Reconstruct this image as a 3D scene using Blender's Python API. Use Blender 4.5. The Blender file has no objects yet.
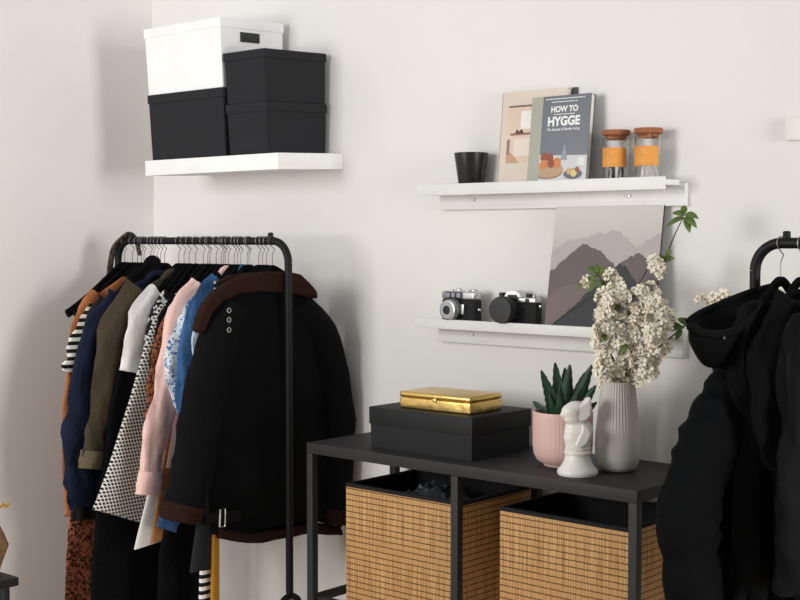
import bpy, bmesh, math, random
from mathutils import Vector, Matrix, noise
C = bpy.context.scene.collection
sc = bpy.context.scene
PI = math.pi
# ---------------------------------------------------------------- camera, light, exposure
CAMZ = 1.40
YAW, PITCH, FPX = math.radians(41.4), math.atan(62/1303), 1303.0
cam_d = bpy.data.cameras.new('camera'); cam = bpy.data.objects.new('camera', cam_d); C.objects.link(cam)
cam_d.sensor_width = 36; cam_d.lens = FPX/800*36; cam_d.clip_start = .05
cam.location = (0, -3.0, CAMZ); cam.rotation_euler = (PI/2-PITCH, 0, YAW)
sc.camera = cam
w = bpy.data.worlds.new('world'); sc.world = w; w.use_nodes = True
w.node_tree.nodes['Background'].inputs[0].default_value = (.93, .975, 1, 1)
w.node_tree.nodes['Background'].inputs[1].default_value = .44
def area(name, loc, target, sx, sy, power, col):
    d = bpy.data.lights.new(name, 'AREA'); d.shape = 'RECTANGLE'; d.size = sx; d.size_y = sy; d.energy = power; d.color = col
    o = bpy.data.objects.new(name, d); C.objects.link(o); o.location = loc
    o.rotation_euler = (Vector(target)-Vector(loc)).to_track_quat('-Z', 'Y').to_euler()
    return o
area('window_daylight', (-3.1, -3.9, 1.8), (-2.6, 0, 1.4), 1.3, 1.3, 83, (1, .992, .982))
area('side_window_daylight', (3.4, -1.15, 1.6), (-3.8, -.9, 1.2), 1.3, 1.9, 160, (1, .985, .97))
sc.view_settings.view_transform = 'Standard'; sc.view_settings.look = 'None'
sc.view_settings.gamma = 1; sc.view_settings.exposure = 0.0; sc.view_settings.use_curve_mapping = False

# ---------------------------------------------------------------- where a sight line meets a plane
Rm = Matrix.Rotation(YAW, 3, 'Z') @ Matrix.Rotation(PI/2-PITCH, 3, 'X')
EYE = Vector((0, -3.0, CAMZ))
def ray(px, py): return Rm @ Vector(((px-400)/FPX, -(py-300)/FPX, -1))
def on_y(px, py, y): d = ray(px, py); return EYE + d*((y-EYE.y)/d.y)
def on_x(px, py, x): d = ray(px, py); return EYE + d*((x-EYE.x)/d.x)
def on_z(px, py, z): d = ray(px, py); return EYE + d*((z-EYE.z)/d.z)

# ---------------------------------------------------------------- materials
def srgb(r, g, b):
    f = lambda c: (c/255/12.92) if c/255 <= .04045 else ((c/255+.055)/1.055)**2.4
    return (f(r), f(g), f(b), 1)
MATS = {}
def mat(name, col, rough=.6, metal=0, bump=0, bscale=60, var=0, vscale=8, spec=.5, sheen=0, trans=0, stretch=None):
    if name in MATS: return MATS[name]
    m = bpy.data.materials.new(name); m.use_nodes = True; nt = m.node_tree; b = nt.nodes['Principled BSDF']
    c = srgb(*col); b.inputs['Base Color'].default_value = c
    b.inputs['Roughness'].default_value = rough; b.inputs['Metallic'].default_value = metal
    b.inputs['Specular IOR Level'].default_value = spec
    if sheen: b.inputs['Sheen Weight'].default_value = sheen
    if trans: b.inputs['Transmission Weight'].default_value = trans; b.inputs['IOR'].default_value = 1.45
    tc = nt.nodes.new('ShaderNodeTexCoord'); src = tc.outputs['Object']
    if stretch:
        mp = nt.nodes.new('ShaderNodeMapping'); mp.inputs['Scale'].default_value = stretch
        nt.links.new(src, mp.inputs[0]); src = mp.outputs[0]
    if var or not bump:
        n = nt.nodes.new('ShaderNodeTexNoise'); n.inputs['Scale'].default_value = vscale; n.inputs['Detail'].default_value = 4
        nt.links.new(src, n.inputs['Vector'])
        v = var or .04
        r = nt.nodes.new('ShaderNodeValToRGB'); r.color_ramp.elements[0].position = .3; r.color_ramp.elements[1].position = .7
        r.color_ramp.elements[0].color = (c[0]*(1-v), c[1]*(1-v), c[2]*(1-v), 1)
        r.color_ramp.elements[1].color = (min(1, c[0]*(1+v)), min(1, c[1]*(1+v)), min(1, c[2]*(1+v)), 1)
        nt.links.new(n.outputs[0], r.inputs[0]); nt.links.new(r.outputs[0], b.inputs['Base Color'])
    if bump:
        n2 = nt.nodes.new('ShaderNodeTexNoise'); n2.inputs['Scale'].default_value = bscale; n2.inputs['Detail'].default_value = 3
        nt.links.new(src, n2.inputs['Vector'])
        bp = nt.nodes.new('ShaderNodeBump'); bp.inputs['Strength'].default_value = bump; bp.inputs['Distance'].default_value = .01
        nt.links.new(n2.outputs[0], bp.inputs['Height']); nt.links.new(bp.outputs[0], b.inputs['Normal'])
    MATS[name] = m; return m
def node_mat(name, rough=.85):
    m = bpy.data.materials.new(name); m.use_nodes = True; nt = m.node_tree; b = nt.nodes['Principled BSDF']
    b.inputs['Roughness'].default_value = rough; b.inputs['Specular IOR Level'].default_value = .2
    tc = nt.nodes.new('ShaderNodeTexCoord'); MATS[name] = m
    return m, nt, b, tc.outputs['Object']
def mathn(nt, op, a, b=None, clamp=False):
    n = nt.nodes.new('ShaderNodeMath'); n.operation = op; n.use_clamp = clamp
    for i, v in enumerate((a, b)):
        if v is None: continue
        if isinstance(v, (int, float)): n.inputs[i].default_value = v
        else: nt.links.new(v, n.inputs[i])
    return n.outputs[0]
def mixn(nt, fac, c1, c2):
    n = nt.nodes.new('ShaderNodeMix'); n.data_type = 'RGBA'
    if isinstance(fac, (int, float)): n.inputs[0].default_value = fac
    else: nt.links.new(fac, n.inputs[0])
    for i, c in ((6, c1), (7, c2)):
        if isinstance(c, tuple): n.inputs[i].default_value = c
        else: nt.links.new(c, n.inputs[i])
    return n.outputs[2]
def sep(nt, src):
    s = nt.nodes.new('ShaderNodeSeparateXYZ'); nt.links.new(src, s.inputs[0]); return s.outputs
def two_tone(name, kind, ca, cb, scale):
    m, nt, b, src = node_mat(name)
    ca, cb = srgb(*ca), srgb(*cb)
    if kind == 'stripe':
        z = sep(nt, src)[2]
        f = mathn(nt, 'GREATER_THAN', mathn(nt, 'FRACT', mathn(nt, 'MULTIPLY', z, scale)), .5)
    elif kind == 'check':
        o = sep(nt, src)
        h = mathn(nt, 'GREATER_THAN', mathn(nt, 'FRACT', mathn(nt, 'MULTIPLY', mathn(nt, 'ADD', o[1], mathn(nt, 'MULTIPLY', o[2], .25)), scale)), .32)
        v = mathn(nt, 'GREATER_THAN', mathn(nt, 'FRACT', mathn(nt, 'MULTIPLY', o[2], scale)), .32)
        f = mathn(nt, 'MULTIPLY', h, v)
    elif kind == 'leopard':
        v = nt.nodes.new('ShaderNodeTexVoronoi'); v.feature = 'F1'; v.inputs['Scale'].default_value = scale
        nz = nt.nodes.new('ShaderNodeTexNoise'); nz.inputs['Scale'].default_value = scale*1.6
        nt.links.new(src, nz.inputs['Vector'])
        mx = nt.nodes.new('ShaderNodeVectorMath'); mx.operation = 'ADD'
        sc_ = nt.nodes.new('ShaderNodeVectorMath'); sc_.operation = 'SCALE'; sc_.inputs['Scale'].default_value = .6/scale
        nt.links.new(nz.outputs['Color'], sc_.inputs[0]); nt.links.new(src, mx.inputs[0]); nt.links.new(sc_.outputs[0], mx.inputs[1])
        nt.links.new(mx.outputs[0], v.inputs['Vector'])
        d = v.outputs['Distance']
        a1 = mathn(nt, 'LESS_THAN', d, .52); a2 = mathn(nt, 'GREATER_THAN', d, .26)
        f = mathn(nt, 'MULTIPLY', a1, a2)
    elif kind == 'blotch':
        nz = nt.nodes.new('ShaderNodeTexNoise'); nz.inputs['Scale'].default_value = scale; nz.inputs['Detail'].default_value = 3
        nt.links.new(src, nz.inputs['Vector'])
        f = mathn(nt, 'GREATER_THAN', nz.outputs[0], .55)
    nt.links.new(mixn(nt, f, ca, cb), b.inputs['Base Color'])
    return m

WALL = mat('wall_paint', (232, 229, 225), .9, bump=.05, bscale=120, var=.012, vscale=2)
WHITE = mat('white_board', (240, 239, 237), .55)
LEDGE = mat('ledge_white', (226, 225, 222), .5)
CREAM = mat('white_card', (238, 238, 238), .8, spec=.3)
BLACKBOX = mat('black_card', (38, 39, 42), .85, bump=.1, bscale=300, spec=.2)
BLACKBOXL = mat('black_card_gloss', (22, 23, 25), .6, bump=.05, bscale=300, spec=.3)
TUBE = mat('black_tube', (13, 13, 14), .55, spec=.25)
STEELB = mat('black_steel', (42, 41, 42), .55, bump=.05, bscale=500, spec=.3)
CHROME = mat('chrome', (205, 205, 205), .22, metal=1)
GOLD = mat('gold_metal', (224, 190, 116), .3, metal=1, bump=.25, bscale=30)
VELVET = mat('black_velvet', (14, 14, 15), .95, spec=.1)
BLACKCL = mat('black_cloth', (11, 11, 13), .95, bump=.4, bscale=60, spec=.1)
BLACKWOOL = mat('black_wool', (15, 15, 16), .95, bump=.4, bscale=150, spec=.1)
PUFF = mat('puffer_nylon', (8, 9, 11), .8, bump=.35, bscale=26, spec=.08)
SHEAR = mat('brown_shearling', (46, 28, 21), .95, bump=.8, bscale=140, spec=.1)
ORANGECL = mat('rust_cloth', (172, 108, 68), .9, bump=.4, bscale=40, spec=.1)
NAVY = mat('navy_denim', (27, 34, 52), .9, bump=.4, bscale=60, var=.2, vscale=14, spec=.1)
CHAR = mat('charcoal_cloth', (40, 38, 37), .95, bump=.3, bscale=60, spec=.1)
OLIVE = mat('olive_cloth', (68, 60, 48), .9, bump=.4, bscale=60, var=.1, vscale=14, spec=.1)
OLIVEL = mat('olive_light', (94, 84, 66), .9, bump=.4, bscale=60, spec=.1)
WHITECL = mat('white_cloth', (238, 236, 234), .9, bump=.3, bscale=40, spec=.1)
PINK = mat('pink_cloth', (230, 192, 184), .9, bump=.3, bscale=40, spec=.1)
DENIM = mat('mid_denim', (60, 96, 138), .9, bump=.4, bscale=60, var=.25, vscale=22, spec=.1)
PALEB = mat('pale_blue_cloth', (186, 200, 214), .9, bump=.3, bscale=40, spec=.1)
TAN = mat('tan_cloth', (150, 98, 56), .9, bump=.3, bscale=40, spec=.1)
SATIN = mat('white_satin', (215, 212, 205), .4, bump=.2, bscale=20)
MUST = mat('mustard_cloth', (172, 120, 40), .9, bump=.3, bscale=40, spec=.1)
STRIPE = two_tone('black_white_stripe', 'stripe', (25, 24, 26), (232, 228, 220), 42)
GING = two_tone('black_white_check', 'check', (214, 210, 202), (34, 34, 36), 92)
LEO = two_tone('leopard_print', 'leopard', (182, 110, 82), (36, 24, 22), 88)
LEO2 = two_tone('leopard_print_fine', 'leopard', (136, 80, 52), (34, 22, 20), 95)
FLOR = two_tone('blue_floral', 'blotch', (226, 232, 240), (84, 124, 178), 105)
SPOT = two_tone('black_white_spot', 'blotch', (26, 26, 28), (220, 218, 212), 70)
SNAKE = two_tone('snake_print', 'leopard', (92, 80, 66), (30, 25, 22), 110)
CORK = mat('cork', (158, 98, 62), .85, bump=.5, bscale=150, var=.15, vscale=60)
LEATH = mat('orange_leather', (222, 148, 62), .6, bump=.2, bscale=200, var=.08, vscale=40)
CERB = mat('black_ceramic', (18, 18, 19), .3)
CERW = mat('white_ceramic', (232, 228, 220), .35)
VASE = mat('vase_ceramic', (192, 186, 178), .4)
PPOT = mat('pink_ceramic', (218, 180, 172), .5)
ALOE = mat('aloe_green', (38, 66, 44), .5, bump=.2, bscale=60, var=.25, vscale=40)
LEAF = mat('leaf_green', (92, 112, 52), .6, var=.25, vscale=30)
BARK = mat('twig_bark', (66, 50, 40), .85, bump=.4, bscale=120)
PETAL = mat('blossom_petal', (240, 233, 214), .8, var=.06, vscale=80)
PETALC = mat('blossom_centre', (140, 104, 80), .8)
PLASTB = mat('black_plastic', (22, 22, 24), .5)
LEATHB = mat('camera_leatherette', (20, 20, 22), .7, bump=.5, bscale=500)
SILV = mat('camera_silver', (200, 200, 200), .35, metal=.85)
LENSG = mat('lens_glass', (20, 30, 34), .08)
def glass():
    m, nt, b, s = node_mat('clear_glass', .03)
    b.inputs['Transmission Weight'].default_value = 1; b.inputs['IOR'].default_value = 1.2
    b.inputs['Base Color'].default_value = (.98, .98, .98, 1); b.inputs['Specular IOR Level'].default_value = .5
    return m
GLASS = glass()
def basket_mat():
    m, nt, b, src = node_mat('woven_bamboo', .6)
    o = sep(nt, src)
    hor = mathn(nt, 'ADD', o[0], o[1])
    mp = nt.nodes.new('ShaderNodeCombineXYZ'); nt.links.new(mathn(nt, 'MULTIPLY', hor, 260), mp.inputs[0]); nt.links.new(mathn(nt, 'MULTIPLY', o[2], 6), mp.inputs[2])
    n = nt.nodes.new('ShaderNodeTexNoise'); n.inputs['Scale'].default_value = 1; n.inputs['Detail'].default_value = 2
    nt.links.new(mp.outputs[0], n.inputs['Vector'])
    r = nt.nodes.new('ShaderNodeValToRGB'); cr = r.color_ramp
    cr.elements[0].position = .25; cr.elements[0].color = srgb(150, 106, 62); cr.elements[1].position = .72; cr.elements[1].color = srgb(216, 178, 124)
    e = cr.elements.new(.5); e.color = srgb(192, 148, 96)
    nt.links.new(n.outputs[0], r.inputs[0])
    # stitched rows, slightly broken along their length
    mp2 = nt.nodes.new('ShaderNodeCombineXYZ'); nt.links.new(mathn(nt, 'MULTIPLY', hor, 120), mp2.inputs[0]); nt.links.new(mathn(nt, 'MULTIPLY', o[2], 60), mp2.inputs[2])
    n2 = nt.nodes.new('ShaderNodeTexNoise'); n2.inputs['Scale'].default_value = 1; nt.links.new(mp2.outputs[0], n2.inputs['Vector'])
    zz = mathn(nt, 'ADD', mathn(nt, 'MULTIPLY', o[2], 62), mathn(nt, 'MULTIPLY', n2.outputs[0], .22))
    fr = mathn(nt, 'FRACT', zz)
    line = mathn(nt, 'LESS_THAN', fr, .2)
    col = mixn(nt, mathn(nt, 'MULTIPLY', line, .78), r.outputs[0], srgb(62, 34, 18))
    # slat gaps
    gp = mathn(nt, 'LESS_THAN', mathn(nt, 'FRACT', mathn(nt, 'MULTIPLY', hor, 190)), .16)
    col = mixn(nt, mathn(nt, 'MULTIPLY', gp, .35), col, srgb(80, 50, 28))
    nt.links.new(col, b.inputs['Base Color'])
    bp = nt.nodes.new('ShaderNodeBump'); bp.inputs['Strength'].default_value = .5; bp.inputs['Distance'].default_value = .004
    h = mathn(nt, 'SUBTRACT', 1, mathn(nt, 'ADD', line, mathn(nt, 'MULTIPLY', gp, .6)))
    nt.links.new(h, bp.inputs['Height']); nt.links.new(bp.outputs[0], b.inputs['Normal'])
    return m
BAMB = basket_mat()

# ---------------------------------------------------------------- object helpers
ORG = {}
def tag(o, label=None, cat=None, group=None, kind=None):
    if label: o['label'] = label
    if cat: o['category'] = cat
    if group: o['group'] = group
    if kind: o['kind'] = kind
    return o
def thing(name, loc, label, cat, group=None):
    o = bpy.data.objects.new(name, None); C.objects.link(o); o.location = loc; o.empty_display_size = .05
    ORG[o] = Vector(loc); return tag(o, label, cat, group)
class MB:
    """collects shapes (world coordinates) for ONE mesh object"""
    def __init__(s): s.bm = bmesh.new(); s.M = None; s.mi = 0
    def _v(s, p):
        p = Vector(p); return s.bm.verts.new(s.M @ p if s.M else p)
    def faces(s, vs, fs, smooth=False):
        bv = [s._v(v) for v in vs]
        for f in fs:
            try: q = s.bm.faces.new([bv[i] for i in f]); q.material_index = s.mi; q.smooth = smooth
            except ValueError: pass
        return bv
    def box(s, lo, hi, bev=0, seg=2):
        (a, b, c), (d, e, f) = lo, hi
        vs = [(a,b,c),(d,b,c),(d,e,c),(a,e,c),(a,b,f),(d,b,f),(d,e,f),(a,e,f)]
        bv = s.faces(vs, [(0,3,2,1),(4,5,6,7),(0,1,5,4),(1,2,6,5),(2,3,7,6),(3,0,4,7)])
        if bev:
            es = list({e_ for v in bv for e_ in v.link_edges})
            bmesh.ops.bevel(s.bm, geom=es, offset=bev, segments=seg, affect='EDGES', profile=.6)
        return s
    def prism(s, poly, f0, f1):
        n = len(poly)
        vs = [f0(p) for p in poly] + [f1(p) for p in poly]
        s.faces(vs, [tuple(range(n))[::-1], tuple(range(n, 2*n))] + [(i, (i+1) % n, n+(i+1) % n, n+i) for i in range(n)])
        return s
    def lathe(s, prof, c, n=40, rib=0, ribn=0, ribz=None, squash=1):
        c = Vector(c); vs = []; fs = []
        for r, z in prof:
            for k in range(n):
                a = 2*PI*k/n; rr = r
                if rib and (ribz is None or ribz[0] <= z <= ribz[1]): rr = r - rib*(.5+.5*math.cos(a*ribn))
                vs.append(c + Vector((rr*math.cos(a), rr*math.sin(a)*squash, z)))
        m = len(prof)
        for i in range(m-1):
            for k in range(n): fs.append((i*n+k, i*n+(k+1) % n, (i+1)*n+(k+1) % n, (i+1)*n+k))
        fs.append(tuple(range(n))[::-1]); fs.append(tuple((m-1)*n+k for k in range(n)))
        s.faces(vs, fs, True); return s
    def tube(s, pts, rad, n=10, flat=None, fr=None, wob=0, seed=0):
        """rad: number or list; flat: fixed binormal with rad2 list (elliptical section)"""
        pts = [Vector(p) for p in pts]; m = len(pts)
        if not isinstance(rad, (list, tuple)): rad = [rad]*m
        up = None; vs = []; fs = []
        for i, p in enumerate(pts):
            t = (pts[min(i+1, m-1)] - pts[max(i-1, 0)]).normalized()
            if flat is not None: b_ = flat.normalized(); u = t.cross(b_).normalized(); v = b_
            else:
                if up is None:
                    up = Vector((0, 0, 1)) if abs(t.z) < .9 else Vector((1, 0, 0))
                u = (up - t*up.dot(t)).normalized(); v = t.cross(u); up = u
            r2 = fr[i] if fr else rad[i]
            for k in range(n):
                a = 2*PI*k/n; q = 1
                if wob: q = 1 + wob*noise.noise(Vector((math.cos(a)*1.6+seed, math.sin(a)*1.6, i*.35)))
                vs.append(p + u*math.cos(a)*rad[i]*q + v*math.sin(a)*r2*q)
        for i in range(m-1):
            for k in range(n): fs.append((i*n+k, i*n+(k+1) % n, (i+1)*n+(k+1) % n, (i+1)*n+k))
        fs.append(tuple(range(n))[::-1]); fs.append(tuple((m-1)*n+k for k in range(n)))
        s.faces(vs, fs, True); return s
    def ball(s, c, rx, ry=None, rz=None, n=16, m=10):
        ry = ry or rx; rz = rz or rx; c = Vector(c)
        vs = [c+Vector((0, 0, -rz))]
        for i in range(1, m):
            ph = -PI/2+PI*i/m
            for k in range(n):
                a = 2*PI*k/n; vs.append(c+Vector((rx*math.cos(ph)*math.cos(a), ry*math.cos(ph)*math.sin(a), rz*math.sin(ph))))
        vs.append(c+Vector((0, 0, rz))); L = len(vs)-1
        fs = [(0, 1+(k+1) % n, 1+k) for k in range(n)]
        for i in range(m-2):
            for k in range(n): a = 1+i*n; fs.append((a+k, a+(k+1) % n, a+n+(k+1) % n, a+n+k))
        a = 1+(m-2)*n; fs += [(a+k, a+(k+1) % n, L) for k in range(n)]
        s.faces(vs, fs, True); return s
    def build(s, name, m, parent=None, angle=40):
        me = bpy.data.meshes.new(name)
        bmesh.ops.recalc_face_normals(s.bm, faces=s.bm.faces[:])
        if parent is not None: o0 = ORG[parent]
        else:
            xs = [v.co for v in s.bm.verts]
            lo = Vector([min(c[i] for c in xs) for i in range(3)]); hi = Vector([max(c[i] for c in xs) for i in range(3)])
            o0 = Vector(((lo.x+hi.x)/2, (lo.y+hi.y)/2, lo.z))
        for v in s.bm.verts: v.co -= o0
        s.bm.to_mesh(me); s.bm.free()
        for mm in (m if isinstance(m, (list, tuple)) else [m]): me.materials.append(mm)
        me.shade_smooth(); me.set_sharp_from_angle(angle=math.radians(angle))
        o = bpy.data.objects.new(name, me); C.objects.link(o)
        if parent is not None: o.parent = parent
        else: o.location = o0
        ORG[o] = o0; return o
def catmull(pts, k=6):
    pts = [Vector(p) for p in pts]; out = []
    for i in range(len(pts)-1):
        p0 = pts[max(i-1, 0)]; p1 = pts[i]; p2 = pts[i+1]; p3 = pts[min(i+2, len(pts)-1)]
        for j in range(k):
            t = j/k
            out.append(.5*((2*p1)+(p2-p0)*t+(2*p0-5*p1+4*p2-p3)*t*t+(3*p1-p0-3*p2+p3)*t**3))
    out.append(pts[-1]); return out
def interp(tab, x):
    if x <= tab[0][0]: return tab[0][1]
    for (a, b), (c, d) in zip(tab, tab[1:]):
        if x <= c:
            t = (x-a)/(c-a) if c > a else 0; return b+(d-b)*t
    return tab[-1][1]
def text_mesh(txt, size, offset=0):
    cu = bpy.data.curves.new('lettering', 'FONT'); cu.body = txt; cu.size = size; cu.align_x = 'CENTER'; cu.offset = offset; cu.extrude = .0002
    o = bpy.data.objects.new('lettering', cu)
    me = bpy.data.meshes.new_from_object(o); bpy.data.objects.remove(o); return me
def put_text(txt, size, M, m, parent, name='lettering', offset=0, sx=1):
    me = text_mesh(txt, size, offset); me.name = name
    T = Matrix.Translation(-ORG[parent]) @ M @ Matrix.Scale(sx, 4, (1, 0, 0))
    me.transform(T); me.materials.clear(); me.materials.append(m)
    o = bpy.data.objects.new(name, me); C.objects.link(o); o.parent = parent; ORG[o] = ORG[parent]; return o

# ---------------------------------------------------------------- the room
LX = -3.85
tag(MB().box((LX-.1, 0, 0), (2.2, .1, 2.9)).build('wall_back', WALL), kind='structure')
tag(MB().box((LX-.1, -2.3, 0), (LX, 0, 2.9)).build('wall_left', WALL), kind='structure')
def floor_mat():
    m, nt, b, src = node_mat('floor_boards', .45)
    br = nt.nodes.new('ShaderNodeTexBrick'); br.inputs['Scale'].default_value = 1; br.inputs['Brick Width'].default_value = 1.4; br.inputs['Row Height'].default_value = .14
    br.inputs['Mortar Size'].default_value = .003; br.inputs['Color1'].default_value = srgb(196, 176, 150); br.inputs['Color2'].default_value = srgb(184, 162, 136); br.inputs['Mortar'].default_value = srgb(110, 90, 70)
    nt.links.new(src, br.inputs['Vector']); nt.links.new(br.outputs[0], b.inputs['Base Color']); return m
tag(MB().box((LX-.1, -4.6, -.05), (2.2, .1, 0)).build('floor', floor_mat()), kind='structure')
tag(MB().box((LX, -.016, 0), (2.2, 0, .09), .003).build('baseboard_back', WHITE), kind='structure')
tag(MB().box((LX, -2.3, 0), (LX+.016, -.016, .09), .003).build('baseboard_left', WHITE), kind='structure')

# ---------------------------------------------------------------- the sagging wall shelf and its boxes
zb = on_y(343, 153.5, 0).z
SAG = math.radians(2.2)
SM = Matrix.Translation((0, 0, zb)) @ Matrix.Rotation(SAG, 4, 'X')
sx0, sx1 = on_y(145, 165, -.285).x, on_y(277.5, 160, -.285).x
t = thing('floating_shelf', ((sx0+sx1)/2, -.01, zb-.05), 'short white floating shelf high on the wall, sagging under four storage boxes', 'shelf')
b = MB(); b.M = SM; b.box((sx0, -.285, -.05), (sx1, 0, 0), .0015); b.build('board', WHITE, t)
def lidded(name, x0, x1, y0, y1, z0, h, lid, m, label, M, hole=None, group=None, taper=.004, mb=None):
    ctr = M @ Vector(((x0+x1)/2, (y0+y1)/2, z0))
    t = thing(name, ctr, label, 'box', group)
    b = MB(); b.M = M
    g = .003; k = taper
    vs = [(x0+g+k, y0+g+k, z0), (x1-g-k, y0+g+k, z0), (x1-g-k, y1-g-k, z0), (x0+g+k, y1-g-k, z0), (x0+g, y0+g, z0+h-.004), (x1-g, y0+g, z0+h-.004), (x1-g, y1-g, z0+h-.004), (x0+g, y1-g, z0+h-.004)]
    b.faces(vs, [(0,3,2,1),(4,5,6,7),(0,1,5,4),(1,2,6,5),(2,3,7,6),(3,0,4,7)])
    bd = b.build('box_body', mb or m, t)
    b = MB(); b.M = M; b.box((x0, y0, z0+h-lid), (x1, y1, z0+h), .0015); b.build('lid', m, t)
    if hole:
        b = MB(); b.M = M; yc, zc, hw, hh = hole
        b.box((x1-.006, yc-hw, zc-hh), (x1+.001, yc+hw, zc+hh), .002)
        tag(b.build('handle_slot', PLASTB, bd), 'black hand hole in the end')
    return t
xa, xm, xc = on_y(150, 130, -.28).x, on_y(225.5, 130, -.28).x, on_y(266.5, 130, -.28).x
lidded('storage_box', xa, xm, -.282, -.015, .0005, .214, .028, BLACKBOX, 'large black lidded cardboard box on the white shelf, under the white box', SM)
lidded('storage_box', xa-.004, xm+.001, -.284, -.012, .2155, .216, .03, CREAM, 'white lidded storage box with black hand hole on top of the large black box', SM, hole=(-.16, .2155+.160, .04, .0155))
lidded('storage_box', xm+.004, xc, -.277, -.012, .0005, .158, .028, BLACKBOX, 'small black lidded box, lower of the two stacked at the shelf end', SM)
lidded('storage_box', xm+.003, xc+.002, -.279, -.010, .1595, .158, .026, BLACKBOX, 'small black lidded box, upper of the two stacked at the shelf end', SM)

# ---------------------------------------------------------------- picture ledges
LD = .087
def ledge(lip, z, px0, px1, rx0, rx1, label):
    x0 = on_y(px0, 190, -LD).x; x1 = on_y(px1, 190, -LD).x; r0 = on_y(rx0, 190, -.018).x; r1 = on_y(rx1, 190, -.018).x
    t = thing('picture_ledge', ((x0+x1)/2, -.002, z-.06), label, 'shelf')
    MB().box((x0, -LD, z-.014), (x1, -.0185, z), .0015).build('deck', LEDGE, t)
    MB().box((x0, -LD-.011, z-lip), (x1, -LD-.0002, z+.007), .002).build('front_lip', LEDGE, t)
    b = MB().box((r0, -.018, z-.066), (r1, 0, z-.008), .0015); b.box((r0, -.0215, z-.066), (r1, -.0182, z-.054), .001); b.box((r0, -.0205, z-.02), (r1, -.0182, z-.0145), .0008)
    b.build('back_rail', LEDGE, t)
    for f in (.16, .8):
        xs = r0+(r1-r0)*f
        b = MB(); b.M = Matrix.Translation((xs, -.018, z-.038)) @ Matrix.Rotation(PI/2, 4, 'X')
        b.lathe([(.0045, 0), (.0045, .0015), (.003, .003)], (0, 0, 0), 12); b.build('screw', CHROME, t)
    return t
Z1 = on_y(665, 176, -LD-.011).z-.007
Z2 = on_y(418, 318, -LD-.011).z-.007
ledge(.026, Z1, 419, 666, 440, 685, 'upper white picture ledge holding the books and glass jars')
ledge(.021, Z2, 417, 664, 439, 685, 'lower white picture ledge holding the cameras and mountain print')

# black cup
c = on_y(472, 180, -.045); c.z = Z1+.0005; c.y = -.0495
t = thing('plant_pot', c, 'empty black tapered pot at the left end of the upper ledge', 'pot')
MB().lathe([(.0345, 0), (.036, .003), (.048, .088), (.049, .094), (.047, .095), (.0455, .091), (.035, .01)], c, 40).build('pot_wall', CERB, t)

def lean_frame(px, y_foot, z, back):
    """frame at the lower left front corner of something leaning on the wall: X right, Y into it, Z up its face"""
    p = on_y(px, 300, y_foot); p.z = z
    return Matrix.Translation(p) @ Matrix.Rotation(-back, 4, 'X')
def flat_poly(M, poly, m, parent, name, off=.0006, th=.0005):
    b = MB(); b.M = M
    b.prism(poly, lambda p: (p[0], -off, p[1]), lambda p: (p[0], -off+th, p[1]))
    return b.build(name, m, parent)
def disc(cx, cz, rx, rz, n=20): return [(cx+rx*math.cos(2*PI*k/n), cz+rz*math.sin(2*PI*k/n)) for k in range(n)]
def M_(n, c, r=.6): return mat(n, c, r)
# beige book behind
PAPER = M_('page_paper', (226, 220, 208), .9)
Mb = lean_frame(496.5, -.052, Z1+.001, math.radians(6))
p0 = Mb.translation; bw = on_y(562, 180, -.05).x-p0.x; bh = .262
t = thing('book', p0, 'pale beige cookbook with a kitchen photo cover, behind the grey book', 'book')
b = MB(); b.M = Mb; b.box((0, 0, 0), (bw, .002, bh), .0006); b.box((0, .014, 0), (bw, .016, bh), .0006); b.box((0, 0, 0), (.003, .016, bh)); cv = b.build('cover', M_('beige_cover', (222, 208, 194), .6), t)
b = MB(); b.M = Mb; b.box((.004, .002, .003), (bw-.004, .014, bh-.003)); b.build('pages', PAPER, t)
x0, x1 = .022, bw*.62
flat_poly(Mb, [(.026, .06), (.16, .06), (.16, .222), (.026, .222)], M_('photo_wall', (226, 200, 182)), cv, 'cover_photo', .0007)
flat_poly(Mb, [(.026, .217), (.16, .217), (.16, .222), (.026, .222)], M_('photo_beam', (120, 96, 80)), cv, 'photo_beam', .0011)
flat_poly(Mb, [(.07, .155), (.12, .155), (.12, .205), (.07, .205)], M_('photo_window', (244, 238, 228)), cv, 'photo_window', .0011)
flat_poly(Mb, [(.036, .138), (.16, .138), (.16, .144), (.036, .144)], M_('photo_shelf', (148, 102, 76)), cv, 'photo_shelf', .0011)
flat_poly(Mb, [(.052, .143), (.058, .155), (.066, .147), (.074, .156), (.082, .143)], M_('photo_pans', (72, 46, 38)), cv, 'photo_pans', .0012)
flat_poly(Mb, [(.026, .06), (.07, .06), (.05, .082), (.036, .092), (.026, .094)], M_('photo_floor', (196, 158, 128)), cv, 'photo_floor', .0011)
flat_poly(Mb, [(.026, .085), (.036, .083), (.036, .128), (.026, .126)], M_('photo_stove', (150, 124, 110)), cv, 'photo_stove', .0012)
flat_poly(Mb, [(.05, .08), (.16, .08), (.16, .128), (.05, .128)], M_('photo_cupboard', (236, 220, 206)), cv, 'photo_cupboard', .0011)
# dark notebook peeking over
Md = lean_frame(566, -.028, Z1+.001, math.radians(5))
b = MB(); b.M = Md; b.box((0, 0, 0), (.018, .009, .262), .001)
tag(b.build('notebook', M_('dark_notebook', (70, 68, 66))), 'narrow dark notebook whose top shows above the grey book', 'notebook')
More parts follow.
